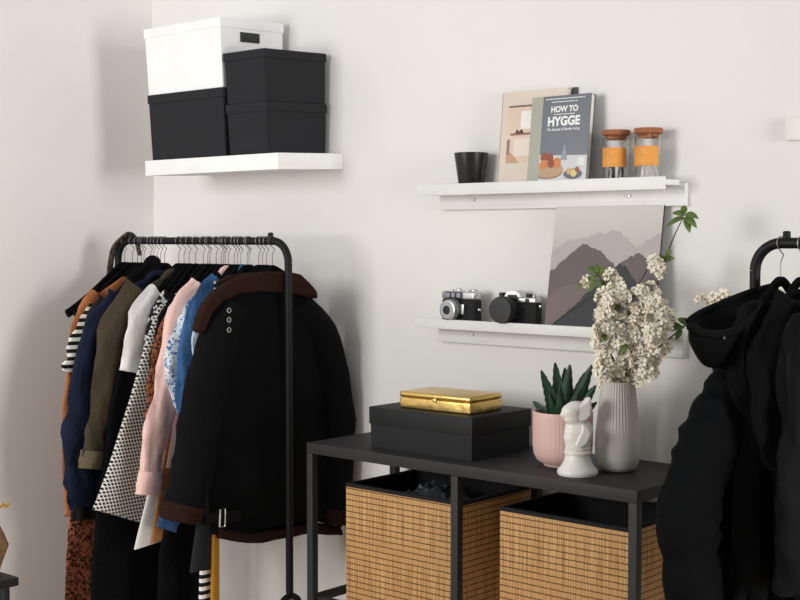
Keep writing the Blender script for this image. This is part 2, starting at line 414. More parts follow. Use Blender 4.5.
# grey book
Mb = lean_frame(526, -.074, Z1+.001, math.radians(6.5))
p0 = Mb.translation; bw = on_y(586.5, 180, -.07).x-p0.x; bh = .238
t = thing('book', p0, 'slate grey hardback titled HOW TO HYGGE with fruit photo on cover', 'book')
SLATE = M_('slate_cover', (112, 116, 124), .5)
b = MB(); b.M = Mb; b.box((0, 0, 0), (bw, .002, bh), .0006); b.box((0, .02, 0), (bw, .022, bh), .0006); b.box((0, 0, 0), (.003, .022, bh)); cv = b.build('cover', SLATE, t)
b = MB(); b.M = Mb; b.box((.003, .002, .003), (bw-.004, .02, bh-.003)); b.build('pages', PAPER, t)
SPN = .038
flat_poly(Mb, [(.0003, .0003), (SPN, .0003), (SPN, bh-.0003), (.0003, bh-.0003)], M_('sage_strip', (168, 168, 154)), cv, 'cover_strip', .0007)
flat_poly(Mb, [(SPN, .0005), (bw-.0005, .0005), (bw-.0005, .072), (SPN+.06, .074), (SPN, .078)], M_('photo_table', (206, 206, 208)), cv, 'photo_table', .0007)
flat_poly(Mb, disc(SPN+.034, .036, .046, .022) and [(max(SPN, x), z) for x, z in disc(SPN+.03, .036, .05, .022, 28)], M_('photo_board', (186, 152, 124)), cv, 'photo_board', .001)
flat_poly(Mb, [(max(SPN, x), z) for x, z in disc(SPN+.03, .030, .05, .020, 28)], M_('photo_board_edge', (150, 118, 94)), cv, 'photo_board_edge', .0009)
ORA = M_('photo_orange', (206, 128, 74)); ORB = M_('photo_plum', (146, 78, 52))
for i, (ox, oz, r, mm) in enumerate(((.016, .07, .0125, ORB), (.035, .068, .011, ORB), (.017, .05, .013, ORA), (.058, .054, .0135, ORA), (.04, .052, .011, ORB))):
    flat_poly(Mb, disc(SPN+ox, oz, r, r*1.02), mm, cv, 'photo_fruit', .0013+.0001*i)
flat_poly(Mb, disc(SPN+.112, .022, .03, .014), M_('photo_bowl', (104, 104, 112)), cv, 'photo_bowl', .0012)
for i, (ox, oz, r, cc) in enumerate(((.1, .03, .009, (196, 170, 110)), (.115, .024, .01, (214, 196, 128)), (.125, .034, .007, (158, 90, 70)))):
    flat_poly(Mb, disc(SPN+ox, oz, r, r), M_('photo_fig_%d' % i, cc), cv, 'photo_fig', .0014+.0001*i)
flat_poly(Mb, [(SPN+.125, .045), (SPN+.146, .045), (SPN+.146, .066), (SPN+.125, .066)], M_('photo_mug', (228, 226, 224)), cv, 'photo_mug', .0012)
flat_poly(Mb, [(SPN+.068, .06), (SPN+.09, .06), (SPN+.084, .1), (SPN+.079, .1)], M_('photo_steam', (150, 154, 162)), cv, 'photo_steam', .0012)
INK = M_('cover_ink', (240, 240, 238), .6)
def on_book(x, z): return Mb @ Matrix.Translation((x, -.0009, z)) @ Matrix.Rotation(PI/2, 4, 'X')
tcx = SPN+(bw-SPN)*.46
put_text('HOW TO', .022, on_book(tcx, .193), INK, cv, 'title', .0009, .93)
flat_poly(Mb, [(tcx-.034, .1855), (tcx+.034, .1855), (tcx+.034, .1872), (tcx-.034, .1872)], INK, cv, 'title_rule', .0009)
put_text('HYGGE', .034, on_book(tcx, .156), INK, cv, 'title', .0014, .93)
put_text('The Secrets of Nordic Living', .0098, on_book(tcx, .142), INK, cv, 'subtitle', .0002, .92)
for zz, hw in ((.228, .062), (.2195, .042)):
    b = MB(); b.M = Mb; xx = tcx-hw; random.seed(5)
    while xx < tcx+hw:
        l = random.uniform(.004, .011); b.box((xx, -.0009, zz), (xx+l, -.0004, zz+.0022)); xx += l+.002
    b.build('small_print', INK, cv)
# jars
def jar(px, label, cont, seed):
    c = on_y(px, 180, -.05); c.z = Z1+.0005; c.y = -.05; H = .119; R = .034
    t = thing('glass_jar', c, label, 'jar', 'glass jars with cork lids')
    MB().lathe([(R-.003, 0), (R, .003), (R, H-.006), (R-.0045, H), (R-.007, H), (R-.0025, H-.008), (R-.0022, .004)], c, 40).build('glass_body', GLASS, t)
    MB().lathe([(R-.008, -.012), (R-.006, 0), (R+.0025, .0005), (R+.003, .002), (R+.003, .012), (R+.001, .0135)], c+Vector((0, 0, H+.0005)), 36).build('cork_lid', CORK, t)
    # label: curved band facing the room's left
    b = MB(); vs = []; fs = []; n = 18
    a0, a1 = math.radians(-160), math.radians(-12)
    for k in range(n+1):
        a = a0+(a1-a0)*k/n
        for rr, z in ((R+.0004, .036), (R+.0016, .036), (R+.0016, .086), (R+.0004, .086)):
            vs.append(c+Vector((rr*math.cos(a), rr*math.sin(a), z)))
    for k in range(n):
        for j in range(4): fs.append((k*4+j, k*4+(j+1) % 4, (k+1)*4+(j+1) % 4, (k+1)*4+j))
    fs += [(0, 1, 2, 3), tuple(n*4+j for j in (3, 2, 1, 0))]
    b.faces(vs, fs, True); lab = b.build('label', LEATH, t)
    b = MB()
    for k in range(5):
        z = .074-k*.0065; n_ = 8
        for q in range(n_):
            if (q*7+k*3+seed) % 5 == 0: continue
            a = math.radians(-105+q*6.2); a2 = a+math.radians(4)
            P = lambda a_, z_, r_: c+Vector((r_*math.cos(a_), r_*math.sin(a_), z_))
            b.faces([P(a, z, R+.0019), P(a2, z, R+.0019), P(a2, z+.0016, R+.0019), P(a, z+.0016, R+.0019)], [(0, 1, 2, 3)])
    b.build('label_print', M_('label_gilt', (240, 196, 110)), lab)
    random.seed(seed); mats = cont
    for q in range(26):
        a = random.uniform(0, 2*PI); r = random.uniform(.004, R-.008); a2 = a+random.uniform(-.5, .5); r2 = random.uniform(.004, R-.009)
        h = random.uniform(.05, .09)
        MB().tube([c+Vector((r*math.cos(a), r*math.sin(a), .006)), c+Vector((r2*math.cos(a2), r2*math.sin(a2), h))], .0016, 6).build('stick', mats[q % len(mats)], t)
SW = M_('stick_white', (232, 230, 226)); SB = M_('stick_black', (44, 44, 46)); SG = M_('stick_grey', (120, 118, 116))
jar(616, 'cork-topped glass jar of black and white sticks, beside the grey book', [SB, SG, SW], 3)
jar(648, 'cork-topped glass jar of white sticks, nearest the ledge end', [SW, SW, M_('stick_cream', (214, 204, 188))], 8)

# ---------------------------------------------------------------- cameras
def cyl_y(b, x, z, y0, y1, r, n=28, r1=None):
    """cylinder with its axis along Y"""
    r1 = r if r1 is None else r1; M0 = b.M or Matrix()
    old = b.M; b.M = M0 @ Matrix.Translation((x, y0, z)) @ Matrix.Rotation(PI/2, 4, 'X')
    b.lathe([(r*.96, 0), (r, (y0-y1)*.06), (r1, (y0-y1)*.94), (r1*.95, (y0-y1))], (0, 0, 0), n); b.M = old
def cam_a():
    p = on_y(441.5, 320, -.070); p.z = Z2+.0005
    t = thing('film_camera', p, 'silver and black rangefinder camera with a ringed silver lens, on the lower ledge', 'camera')
    M = Matrix.Translation(p) @ Matrix.Rotation(math.radians(-2), 4, 'Z')
    W, D, H = .126, .034, .064
    b = MB(); b.M = M; b.box((0, 0, 0), (W, D, H), .006, 3); b.build('camera_body', LEATHB, t)
    b = MB(); b.M = M; b.box((.001, -.002, H+.0003), (W-.001, D+.001, H+.024), .006, 3); tp = b.build('top_plate', SILV, t)
    b = MB(); b.M = M; b.box((.018, -.005, H+.004), (.082, -.0022, H+.0215), .0015); vw = b.build('viewfinder_window', PLASTB, t)
    for x0, x1 in ((.021, .036), (.042, .056), (.062, .077)):
        b = MB(); b.M = M; b.box((x0, -.0062, H+.006), (x1, -.0051, H+.019), .0004); b.build('window_glass', mat('camera_pane', (150, 154, 162) if x0 < .06 else (58, 66, 84), .15), vw)
    for x, r, h in ((.03, .006, .004), (.055, .009, .007), (.09, .0065, .004), (.112, .009, .006)):
        b = MB(); b.M = M; b.lathe([(r, 0), (r, h*.8), (r*.8, h)], (x, .016, H+.0243), 20); b.build('dial', SILV, t)
    b = MB(); b.M = M; cyl_y(b, .049, .037, -.0003, -.012, .034); b.build('lens_mount', PLASTB, t)
    b = MB(); b.M = M; cyl_y(b, .048, .034, -.0124, -.030, .0315, 32, .029); lb = b.build('lens_barrel', SILV, t)
    b = MB(); b.M = M; cyl_y(b, .048, .034, -.0302, -.0325, .024); b.build('lens_ring', mat('lens_ring_grey', (172, 174, 176), .3), lb)
    b = MB(); b.M = M; cyl_y(b, .048, .034, -.0326, -.0335, .013); b.build('lens_glass', LENSG, lb)
    b = MB(); b.M = M; b.box((.083, -.012, .022), (.094, -.0004, .052), .003); b.build('lever_housing', SILV, t)
    b = MB(); b.M = M; b.box((W+.0003, .012, .032), (W+.006, .022, .04), .002); b.build('strap_lug', CHROME, t)
cam_a()
def cam_b():
    p = on_y(494, 322, -.066); p.z = Z2+.0005
    t = thing('film_camera', p, 'SLR film camera with a large capped black lens, beside the mountain print', 'camera')
    M = Matrix.Translation(p) @ Matrix.Rotation(math.radians(3), 4, 'Z')
    W, D, H = .140, .032, .061
    b = MB(); b.M = M; b.box((0, 0, 0), (W, D, H), .006, 3); b.build('camera_body', LEATHB, t)
    b = MB(); b.M = M; b.box((.001, -.001, H+.0003), (W-.001, D, H+.015), .004, 3); b.build('top_plate', SILV, t)
    b = MB(); b.M = M
    b.prism([(.036, H+.0155), (.092, H+.0155), (.086, H+.026), (.074, H+.033), (.054, H+.033), (.042, H+.026)], lambda q: (q[0], -.003, q[1]), lambda q: (q[0], .030, q[1])); ph_ = b.build('prism_housing', SILV, t)
    b = MB(); b.M = M; b.prism([(.045, H+.006), (.084, H+.006), (.078, H+.022), (.05, H+.022)], lambda q: (q[0], -.0052, q[1]), lambda q: (q[0], -.0032, q[1])); b.build('prism_front', PLASTB, ph_)
    for x, r, h, mm in ((.018, .010, .011, PLASTB), (.108, .010, .009, PLASTB), (.124, .006, .006, SILV)):
        b = MB(); b.M = M; b.lathe([(r, 0), (r, h*.85), (r*.85, h)], (x, .016, H+.0156), 20); b.build('dial', mm, t)
    b = MB(); b.M = M; cyl_y(b, .053, .0415, -.0056, -.020, .034); lb = b.build('lens_barrel', PLASTB, t)
    b = MB(); b.M = M; cyl_y(b, .053, .0415, -.0202, -.046, .0375, 36); b.build('lens_hood', mat('lens_rubber', (26, 26, 28), .7), lb)
    b = MB(); b.M = M; cyl_y(b, .053, .0415, -.0462, -.050, .036, 36); b.build('lens_cap', mat('lens_cap_black', (34, 34, 36), .6), lb)
    b = MB(); b.M = M; b.box((.106, -.0045, H+.002), (.118, -.0014, H+.012), .001); b.build('self_timer', PLASTB, t)
    b = MB(); b.M = M; b.box((W+.0003, .012, .048), (W+.005, .02, .056), .002); b.build('strap_lug', CHROME, t)
cam_b()

# ---------------------------------------------------------------- mountain print
Mp = lean_frame(545, -.076, Z2+.001, math.radians(9))
p0 = Mp.translation; pw = on_y(653, 320, -.076).x-p0.x; ph = .330
t = thing('art_print', p0, 'unframed print of hazy mauve mountains leaning on the wall behind blossoms', 'picture')
b = MB(); b.M = Mp; b.box((0, 0, 0), (pw, .006, ph), .0006)
b.build('panel', mat('panel_black', (34, 32, 32), .6), t)
def sky_print():
    m, nt, bb, src = node_mat('print_sky', .55)
    z = sep(nt, src)[2]
    r = nt.nodes.new('ShaderNodeValToRGB'); cr = r.color_ramp
    cr.elements[0].position = .45; cr.elements[0].color = srgb(168, 146, 140)
    cr.elements[1].position = .95; cr.elements[1].color = srgb(206, 204, 198)
    e = cr.elements.new(.68); e.color = srgb(196, 184, 180)
    nt.links.new(mathn(nt, 'DIVIDE', z, ph), r.inputs[0]); nt.links.new(r.outputs[0], bb.inputs['Base Color']); return m
def ridge(pts, seed, amp=.004):
    random.seed(seed); out = []
    for (x0, z0), (x1, z1) in zip(pts, pts[1:]):
        n = 6
        for k in range(n): out.append((pw*(x0+(x1-x0)*k/n), ph*(z0+(z1-z0)*k/n)+random.uniform(-amp, amp)))
    out.append((pw*pts[-1][0], ph*pts[-1][1])); return out
def hill(pts, seed, m, off, name, amp=.004):
    r = ridge(pts, seed, amp); poly = [(r[0][0], .0004)] + r + [(r[-1][0], .0004)]
    flat_poly(Mp, poly, m, t, name, off, .0004)
e_ = .0004
flat_poly(Mp, [(e_, e_), (pw-e_, e_), (pw-e_, ph-e_), (e_, ph-e_)], sky_print(), t, 'printed_sky', .0008)
hill([(.0, .62), (.15, .72), (.3, .74), (.45, .78), (.62, .80), (.72, .72), (.8, .66), (.9, .73), (.998, .78)], 1, M_('ridge_pale', (176, 168, 166)), .0012, 'far_ridge')
hill([(0, .45), (.12, .55), (.25, .66), (.33, .69), (.45, .64), (.56, .56), (.62, .5), (.72, .57), (.82, .62), (.9, .56), (.998, .48)], 2, M_('ridge_mauve', (98, 87, 87)), .0016, 'middle_ridge')
hill([(0, .26), (.2, .36), (.4, .33), (.6, .38), (.998, .3)], 7, M_('haze_mauve', (112, 97, 95)), .0019, 'haze_band', .002)
hill([(.05, .0), (.14, .08), (.26, .17), (.38, .29), (.47, .35), (.56, .43), (.66, .53), (.72, .5), (.8, .40), (.88, .28), (.998, .2)], 3, M_('ridge_dark', (38, 38, 41)), .0023, 'near_ridge')

# ---------------------------------------------------------------- wall switch at the right edge
p = on_y(788, 141, 0); q = on_y(789, 118, 0)
tag(MB().box((p.x, -.016, p.z), (p.x+.085, -.0002, q.z), .002).build('wall_control', mat('control_white', (232, 230, 222), .5)), 'small white plastic box on the wall at the right edge', 'switch')

# ---------------------------------------------------------------- console table
YF, YB = -.425, -.05
zt = on_y(307, 442.5, YF).z
cx0, cx1 = on_y(306.5, 443, YF).x, on_y(637, 493, YF).x
zs = zt-.438
t = thing('console_table', ((cx0+cx1)/2, (YF+YB)/2, 0), 'black metal console table with two woven baskets below its top', 'table')
MB().box((cx0, YF, zt-.030), (cx1, YB, zt), .0015).build('table_top', STEELB, t)
xmid = on_y(456.5, 480, YF+.01).x
LG = .0225
for x in (cx0, xmid-LG/2, cx1-LG):
    for y in (YF, YB-LG):
        MB().box((x, y, 0), (x+LG, y+LG, zt-.0302), .001).build('leg', STEELB, t)
MB().box((cx0, YF+LG+.0002, zs-.02), (cx0+LG, YB-LG-.0002, zs), .001).build('rail', STEELB, t)
MB().box((cx1-LG, YF+LG+.0002, zs-.02), (cx1, YB-LG-.0002, zs), .001).build('rail', STEELB, t)
for ya in (YF+.004, YB-LG):
    MB().box((cx0+LG+.0002, ya+.012 if ya < -.3 else ya-.06, zs-.02), (cx1-LG-.0002, ya+.03 if ya < -.3 else ya-.04, zs-.002), .001).build('rail', STEELB, t)

LINER = mat('black_liner', (18, 18, 19), .95)
def basket(pxa, pxb, label, yb):
    yf = YF+.028; x0 = on_y(pxa, 500, yf).x; x1 = on_y(pxb, 500, yf).x; z0 = zs-.0015; z1 = on_y(pxa, 485 if pxa < 400 else 509, yf).z
    t = thing('storage_basket', ((x0+x1)/2, (yf+yb)/2, z0), label, 'basket', 'woven bamboo storage baskets')
    T = .007
    b = MB()
    b.box((x0, yf, z0), (x1, yf+T, z1), .001); b.box((x0, yb-T, z0), (x1, yb, z1), .001)
    b.box((x0, yf+T, z0), (x0+T, yb-T, z1), .001); b.box((x1-T, yf+T, z0), (x1, yb-T, z1), .001); b.box((x0+T, yf+T, z0), (x1-T, yb-T, z0+.006))
    b.build('woven_wall', BAMB, t)
    b = MB(); e = .0012; L = .012
    for (ax, ay, bx, by) in ((x0-e, yf-e, x1+e, yf+T+.003), (x0-e, yb-T-.003, x1+e, yb+e), (x0-e, yf+T+.003, x0+T+.003, yb-T-.003), (x1-T-.003, yf+T+.003, x1+e, yb-T-.003)):
        b.box((ax, ay, z1-.004), (bx, by, z1+.006), .0015)
    for (ax, ay, bx, by) in ((x0+T, yf+T, x1-T, yf+T+.003), (x0+T, yb-T-.003, x1-T, yb-T), (x0+T, yf+T+.003, x0+T+.003, yb-T-.003), (x1-T-.003, yf+T+.003, x1-T, yb-T-.003)):
        b.box((ax, ay, z0+.008), (bx, by, z1-.003))
    b.build('fabric_liner', LINER, t)
    return t, x0, x1, yf, yb, z0, z1
B1 = basket(346, 461, 'woven bamboo basket with black liner holding dark plastic bags, left of two', -.095)
B2 = basket(500, 629, 'woven bamboo basket with black liner under the vase, right of two', -.095)
# crumpled dark bag in the first basket
_, x0, x1, yf, yb, z0, z1 = B1
b = MB(); n, m = 40, 26; vs = []; fs = []
for j in range(m+1):
    for i in range(n+1):
        u, v = i/n, j/m; x = x0+.035+(x1-x0-.07)*u; y = yf+.03+(yb-yf-.07)*v
        e = math.sin(PI*u)**.4*math.sin(PI*v)**.4
        z = z0+.16+e*(z1-z0-.16-.005)+e*(.030*noise.noise(Vector((x*22, y*22, 1)))+.03*abs(noise.noise(Vector((x*50, y*50, 4)))))
        vs.append((x, y, z))
for j in range(m):
    for i in range(n): a = j*(n+1)+i; fs.append((a, a+1, a+n+2, a+n+1))
k0 = len(vs)
rim = [i for i in range(n+1)]+[j*(n+1)+n for j in range(1, m+1)]+[m*(n+1)+i for i in range(n-1, -1, -1)]+[j*(n+1) for j in range(m-1, 0, -1)]
vs += [(vs[i][0], vs[i][1], z0+.012) for i in rim]
R_ = len(rim)
for q in range(R_): fs.append((rim[q], rim[(q+1) % R_], k0+(q+1) % R_, k0+q))
fs.append(tuple(k0+q for q in range(R_)))
b.faces(vs, fs, True)
tag(b.build('plastic_bag', mat('bag_plastic', (58, 62, 68), .35), angle=30), 'crumpled dark grey plastic bag stuffed into the left basket', 'bag')

# ---------------------------------------------------------------- things on the table
p = on_z(370, 448, zt); q = on_z(472, 461, zt)
r_ = on_y(532, 440, 0)
yf = (p.y+q.y)/2; x0, x1 = on_y(369, 440, yf).x, on_y(472, 440, yf).x
yb = -3+ (0-x1)/math.tan(YAW-math.atan((532-400)/FPX))
yb = min(yb, YB-.004)
hb = on_y(472, 418.5, yf).z-zt
lidded('shoe_box', x0, x1, yf, yb, zt+.0005, hb, hb*.42, BLACKBOXL, 'shallow black cardboard box on the console under the gold tin', Matrix(), taper=.001)
# gold tin
zg = zt+hb+.001
hg = .046
A = on_z(399.5, 407.5, zg); Bc = on_z(470.5, 415, zg); Dc = on_z(503.5, 409.5, zg)
A.z = Bc.z = Dc.z = zg
ux = (Bc-A); wl = ux.length; ang = math.atan2(ux.y, ux.x); dl = (Dc-Bc).length
t = thing('metal_tin', A, 'shiny gold hinged tin on top of the shallow black box', 'tin')
M = Matrix.Translation(A) @ Matrix.Rotation(ang, 4, 'Z')
b = MB(); b.M = M; b.box((0, 0, 0), (wl, dl, hg*.66), .004, 3); b.build('tin_body', GOLD, t)
b = MB(); b.M = M; b.box((-.001, -.001, hg*.665), (wl+.001, dl+.001, hg), .007, 3); ld = b.build('lid', GOLD, t)
b = MB(); b.M = M; b.box((wl*.47, -.003, hg*.5), (wl*.53, -.0012, hg*.72), .0008); b.build('clasp', GOLD, ld)

# pink pot and aloe
c = on_z(562.5, 465, zt); c.z = zt+.0005
t = thing('flower_pot', c, 'ribbed pale pink ceramic pot holding the aloe', 'pot')
PH = on_y(562, 411, c.y).z-zt; PR = .081
s_ = 1303/((c-EYE).dot(Rm @ Vector((0, 0, -1)))); PR = 30/s_
prof = [(PR*.62, 0), (PR*.64, .004), (PR*.66, .006), (PR*.86, .014), (PR*.97, .032), (PR, .055)] + [(PR, .055+(PH-.058)*k/6) for k in range(1, 7)] + [(PR*.985, PH), (PR*.93, PH), (PR*.93, PH-.03)]
MB().lathe(prof, c, 192, rib=.0008, ribn=48, ribz=(.03, PH-.004)).build('pot_wall', PPOT, t)
MB().lathe([(PR*.5, PH-.034), (PR*.915, PH-.03), (PR*.6, PH-.022)], c, 32).build('soil', mat('soil', (44, 34, 28), .95, bump=.8, bscale=100), t)
pc = c.copy(); pt = c+Vector((0, 0, PH-.02))
al = thing('aloe_plant', pt, 'dark green spiky aloe growing in the pink pot', 'plant')
tips = [(533, 401, .01, .85), (541, 370, -.02, 1), (555, 362, .02, 1), (565, 367, .05, .9), (570, 364, -.04, 1), (592.5, 364, -.01, 1.05), (596, 385, .0, .95), (597, 402, .02, .8), (549, 392, -.06, .8), (580, 388, -.06, .9), (546, 378, .05, .9), (585, 372, .05, .9), (560, 385, -.075, .8)]
for i, (tx, ty, dy, wd) in enumerate(tips):
    tip = on_y(tx, ty, c.y+dy)
    dirn = Vector((tip.x-pt.x, tip.y-pt.y, 0)); 
    base = pt+dirn*.22; base.z = pt.z-.01+.002*(i % 3)
    mid = base.lerp(tip, .5)+Vector((-dirn.x*.05, -dirn.y*.05, .006))-Vector((0, 0, .012))
    path = catmull([base, mid, tip], 9); n = len(path)
    side = (tip-base).cross(Vector((dirn.x*4-.66, dirn.y*4+.75, 0))).normalized()
    b = MB(); vs = []; fs = []
    for j, q in enumerate(path):
        f = j/(n-1); wv = .0255*wd*(1-f)**.75*(1 if f > .12 else .8)+.0004; tc_ = (path[min(j+1, n-1)]-path[max(j-1, 0)]).normalized(); nn = tc_.cross(side).normalized()
        if nn.z < 0: nn = -nn
        tooth = 1+(.16 if j % 2 else 0)*(f < .95)
        vs += [q+side*wv*tooth+nn*wv*.35, q+nn*wv*.05, q-side*wv*tooth+nn*wv*.35, q-side*wv*.6-nn*wv*.38, q-nn*wv*.62, q+side*wv*.6-nn*wv*.38]
    for j in range(n-1):
        for k in range(6): fs.append((j*6+k, j*6+(k+1) % 6, (j+1)*6+(k+1) % 6, (j+1)*6+k))
    fs += [(5, 4, 3, 2, 1, 0), tuple((n-1)*6+k for k in range(6))]
    b.faces(vs, fs, True); b.build('leaf', ALOE, al, 50)

# figurine
c = on_z(577.5, 474.5, zt); c.z = zt+.0005
fs_ = 1303/((c-EYE).dot(Rm @ Vector((0, 0, -1)))); U = 1/fs_         # one image pixel at this distance, in metres
t = thing('figurine', c, 'white ceramic bird bust with a pointed wing on a flared pedestal', 'ornament')
MB().lathe([(19.5*U, 0), (20.5*U, 2*U), (20*U, 5*U), (17*U, 8*U), (14*U, 13*U), (12.3*U, 19*U), (12*U, 20*U), (13.6*U, 21*U), (13.8*U, 23*U), (12.5*U, 24.5*U), (12.8*U, 25*U), (13*U, 27*U), (10*U, 28*U)], c, 48).build('pedestal', CERW, t)
X = Vector((math.cos(YAW), math.sin(YAW), 0)); Y = Vector((-math.sin(YAW), math.cos(YAW), 0)); Zv = Vector((0, 0, 1))
F = Matrix((( X.x, Y.x, 0, c.x), (X.y, Y.y, 0, c.y), (0, 0, 1, c.z), (0, 0, 0, 1)))
def blob(parts, name, m, vox=.0022, par=None):
    """one closed figure melted together from balls"""
    b = MB(); b.M = F
    for q in parts: b.ball((q[0]*U, q[1]*U, q[2]*U), q[3]*U, q[4]*U, q[5]*U, 20, 12)
    o = b.build(name, m, par)
    md = o.modifiers.new('melt', 'REMESH'); md.mode = 'VOXEL'; md.voxel_size = vox; md.use_smooth_shade = True
    sm = o.modifiers.new('soft', 'SMOOTH'); sm.iterations = 26; sm.factor = .7
    return o
blob([(0, 0, 31, 13, 10, 9), (0, 0, 37, 14.5, 11, 10), (1, 0, 43, 15, 11.5, 9), (1, 1, 48, 14, 10.5, 7), (-1, 0, 53, 10.5, 9, 7), (-5, -2, 57, 10, 9, 7), (-6, -2, 63, 11, 9.5, 9), (-2, -1, 67, 11, 9, 7), (2, 0, 61, 11, 9, 9), (6, 0, 66, 7, 6.5, 8), (9, 0, 72, 3.5, 4, 6), (-15, -3, 60, 3.5, 4, 3)], 'bust', CERW, .0016, t)
b = MB(); b.M = F   # folded wing on the breast and the raised crest
def slab(poly, y0, y1):
    b.prism([(x*U, z*U) for x, z in poly], lambda q: (q[0], y0*U, q[1]), lambda q: (q[0], y1*U, q[1]))
slab([(-4, 31), (2, 28), (8, 33), (12, 42), (9, 49), (3, 52), (2, 44)], -13.5, -6)
wg = b.build('folded_wing', CERW, t, 25); md = wg.modifiers.new('round', 'BEVEL'); md.width = 1.6*U; md.segments = 3
b = MB(); b.M = F
slab([(0, 54), (7, 54), (12.5, 60), (13, 68), (11.5, 79), (6, 74), (0, 70), (-4, 64), (-2, 57)], -9.5, 4)
wg = b.build('crest', CERW, t, 25); md = wg.modifiers.new('round', 'BEVEL'); md.width = 2.4*U; md.segments = 3

# vase
c = on_z(617.5, 470.5, zt); c.z = zt+.0005
U2 = (c-EYE).dot(Rm @ Vector((0, 0, -1)))/1303
VH = on_y(617.5, 381, c.y).z-zt
vt = thing('ribbed_vase', c, 'tall grey-white ribbed ceramic vase holding blossom branches', 'vase')
pr = [(.0, 15), (.02, 17.5), (.06, 20), (.15, 22.2), (.28, 22.9), (.42, 22.3), (.56, 21.0), (.7, 19.6), (.84, 18.2), (.95, 17.2), (1, 16.9)]
prof = []
for k in range(41):
    f = k/40; prof.append((interp(pr, f)*U2, f*VH))
prof += [(15.6*U2, VH), (15.2*U2, VH*.97), (14.5*U2, VH*.6)]
vs = MB()
n = 240
cV = Vector(c); V = []; Fc = []
for r, z in prof:
    for k in range(n):
        a = 2*PI*k/n; amp = .0013*max(0, min(1, (z/VH-.34)/.25)) if z < VH-.002 else .0006
        rr = r-amp*(.5+.5*math.cos(a*42)); V.append(cV+Vector((rr*math.cos(a), rr*math.sin(a), z)))
for i in range(len(prof)-1):
    for k in range(n): Fc.append((i*n+k, i*n+(k+1) % n, (i+1)*n+(k+1) % n, (i+1)*n+k))
Fc.append(tuple(range(n))[::-1]); Fc.append(tuple((len(prof)-1)*n+k for k in range(n)))
vs.faces(V, Fc, True); vs.build('vase_wall', VASE, vt, 60)
vz = c.copy(); vy = c.y

# ---------------------------------------------------------------- blossom branches
random.seed(21)
def flower(b, p, nrm, r):
    nrm = nrm.normalized(); u = nrm.orthogonal().normalized(); v = nrm.cross(u)
    a0 = random.uniform(0, 6)
    b.mi = 0
    for k in range(5):
        a = a0+k*2*PI/5; d = u*math.cos(a)+v*math.sin(a); s = nrm.cross(d)
        cup = .35
        pts = [p, p+d*r*.45+s*r*.28+nrm*r*.1, p+d*r*.85+s*r*.36+nrm*r*cup*.7, p+d*r*1.0+nrm*r*cup, p+d*r*.85-s*r*.36+nrm*r*cup*.7, p+d*r*.45-s*r*.28+nrm*r*.1, p+d*r*.55+nrm*r*.02]
        b.faces(pts, [(0, 1, 6), (1, 2, 6), (2, 3, 6), (3, 4, 6), (4, 5, 6), (5, 0, 6)], True)
    b.mi = 1; b.ball(p+nrm*r*.12, r*.17, n=6, m=4)
def leaf_mesh(b, p, d, L, wv, nrm):
    d = d.normalized(); s = d.cross(nrm).normalized(); nn = s.cross(d)
    pts = []; n = 6
    for k in range(n+1):
        f = k/n; ww = wv*math.sin(PI*min(1, f*.92+.06))**.8*(1 if k < n else 0)
        q = p+d*L*f-Vector((0, 0, 1))*L*.35*f*f
        pts += [q+s*ww+nn*ww*.4, q, q-s*ww+nn*ww*.4]
    fsx = []
    for k in range(n):
        a = k*3; fsx += [(a, a+1, a+4, a+3), (a+1, a+2, a+5, a+4)]
    b.faces(pts, fsx, True)
def cluster(root, ctr, rad, nf, fr=.0125):
    b = MB()
    for k in range(nf):
        d = Vector((random.gauss(0, 1), random.gauss(0, 1), random.gauss(0, 1))).normalized()
        flower(b, ctr+Vector((d.x*rad, d.y*rad, d.z*rad)), d+Vector((0, -.35, .1)), fr*random.uniform(.85, 1.2))
    b.build('blossom_cluster', [PETAL, PETALC], root, 80)
def px_pt(x, y, dy): return on_y(x, y, vy+dy)
mouth = vz+Vector((0, 0, VH))
def branch(label, path_px, clusters, leaves, r0=.0035):
    foot = vz+Vector((random.uniform(-.01, .01), random.uniform(-.01, .01), VH*.45))
    root = thing('blossom_branch', foot, label, 'branch', 'branches in the ribbed vase')
    pts = catmull([foot, mouth+Vector((random.uniform(-.012, .012), random.uniform(-.012, .012), -.004))]+[px_pt(*q) for q in path_px], 6)
    MB().tube(pts, [r0*(1-.65*i/len(pts)) for i in range(len(pts))], 8).build('stem', BARK, root)
    for (x, y, dy, rad, nf) in clusters: cluster(root, px_pt(x, y, dy), rad, nf)
    for (x, y, dy, tx, ty, L) in leaves:
        p = px_pt(x, y, dy); q = px_pt(tx, ty, dy-.012); b = MB(); leaf_mesh(b, p, q-p, max(L, (q-p).length), .0085, Vector((.3, -.8, .6))); o = b.build('leaf', LEAF, root, 80)
        o.modifiers.new('thick', 'SOLIDIFY').thickness = .0006
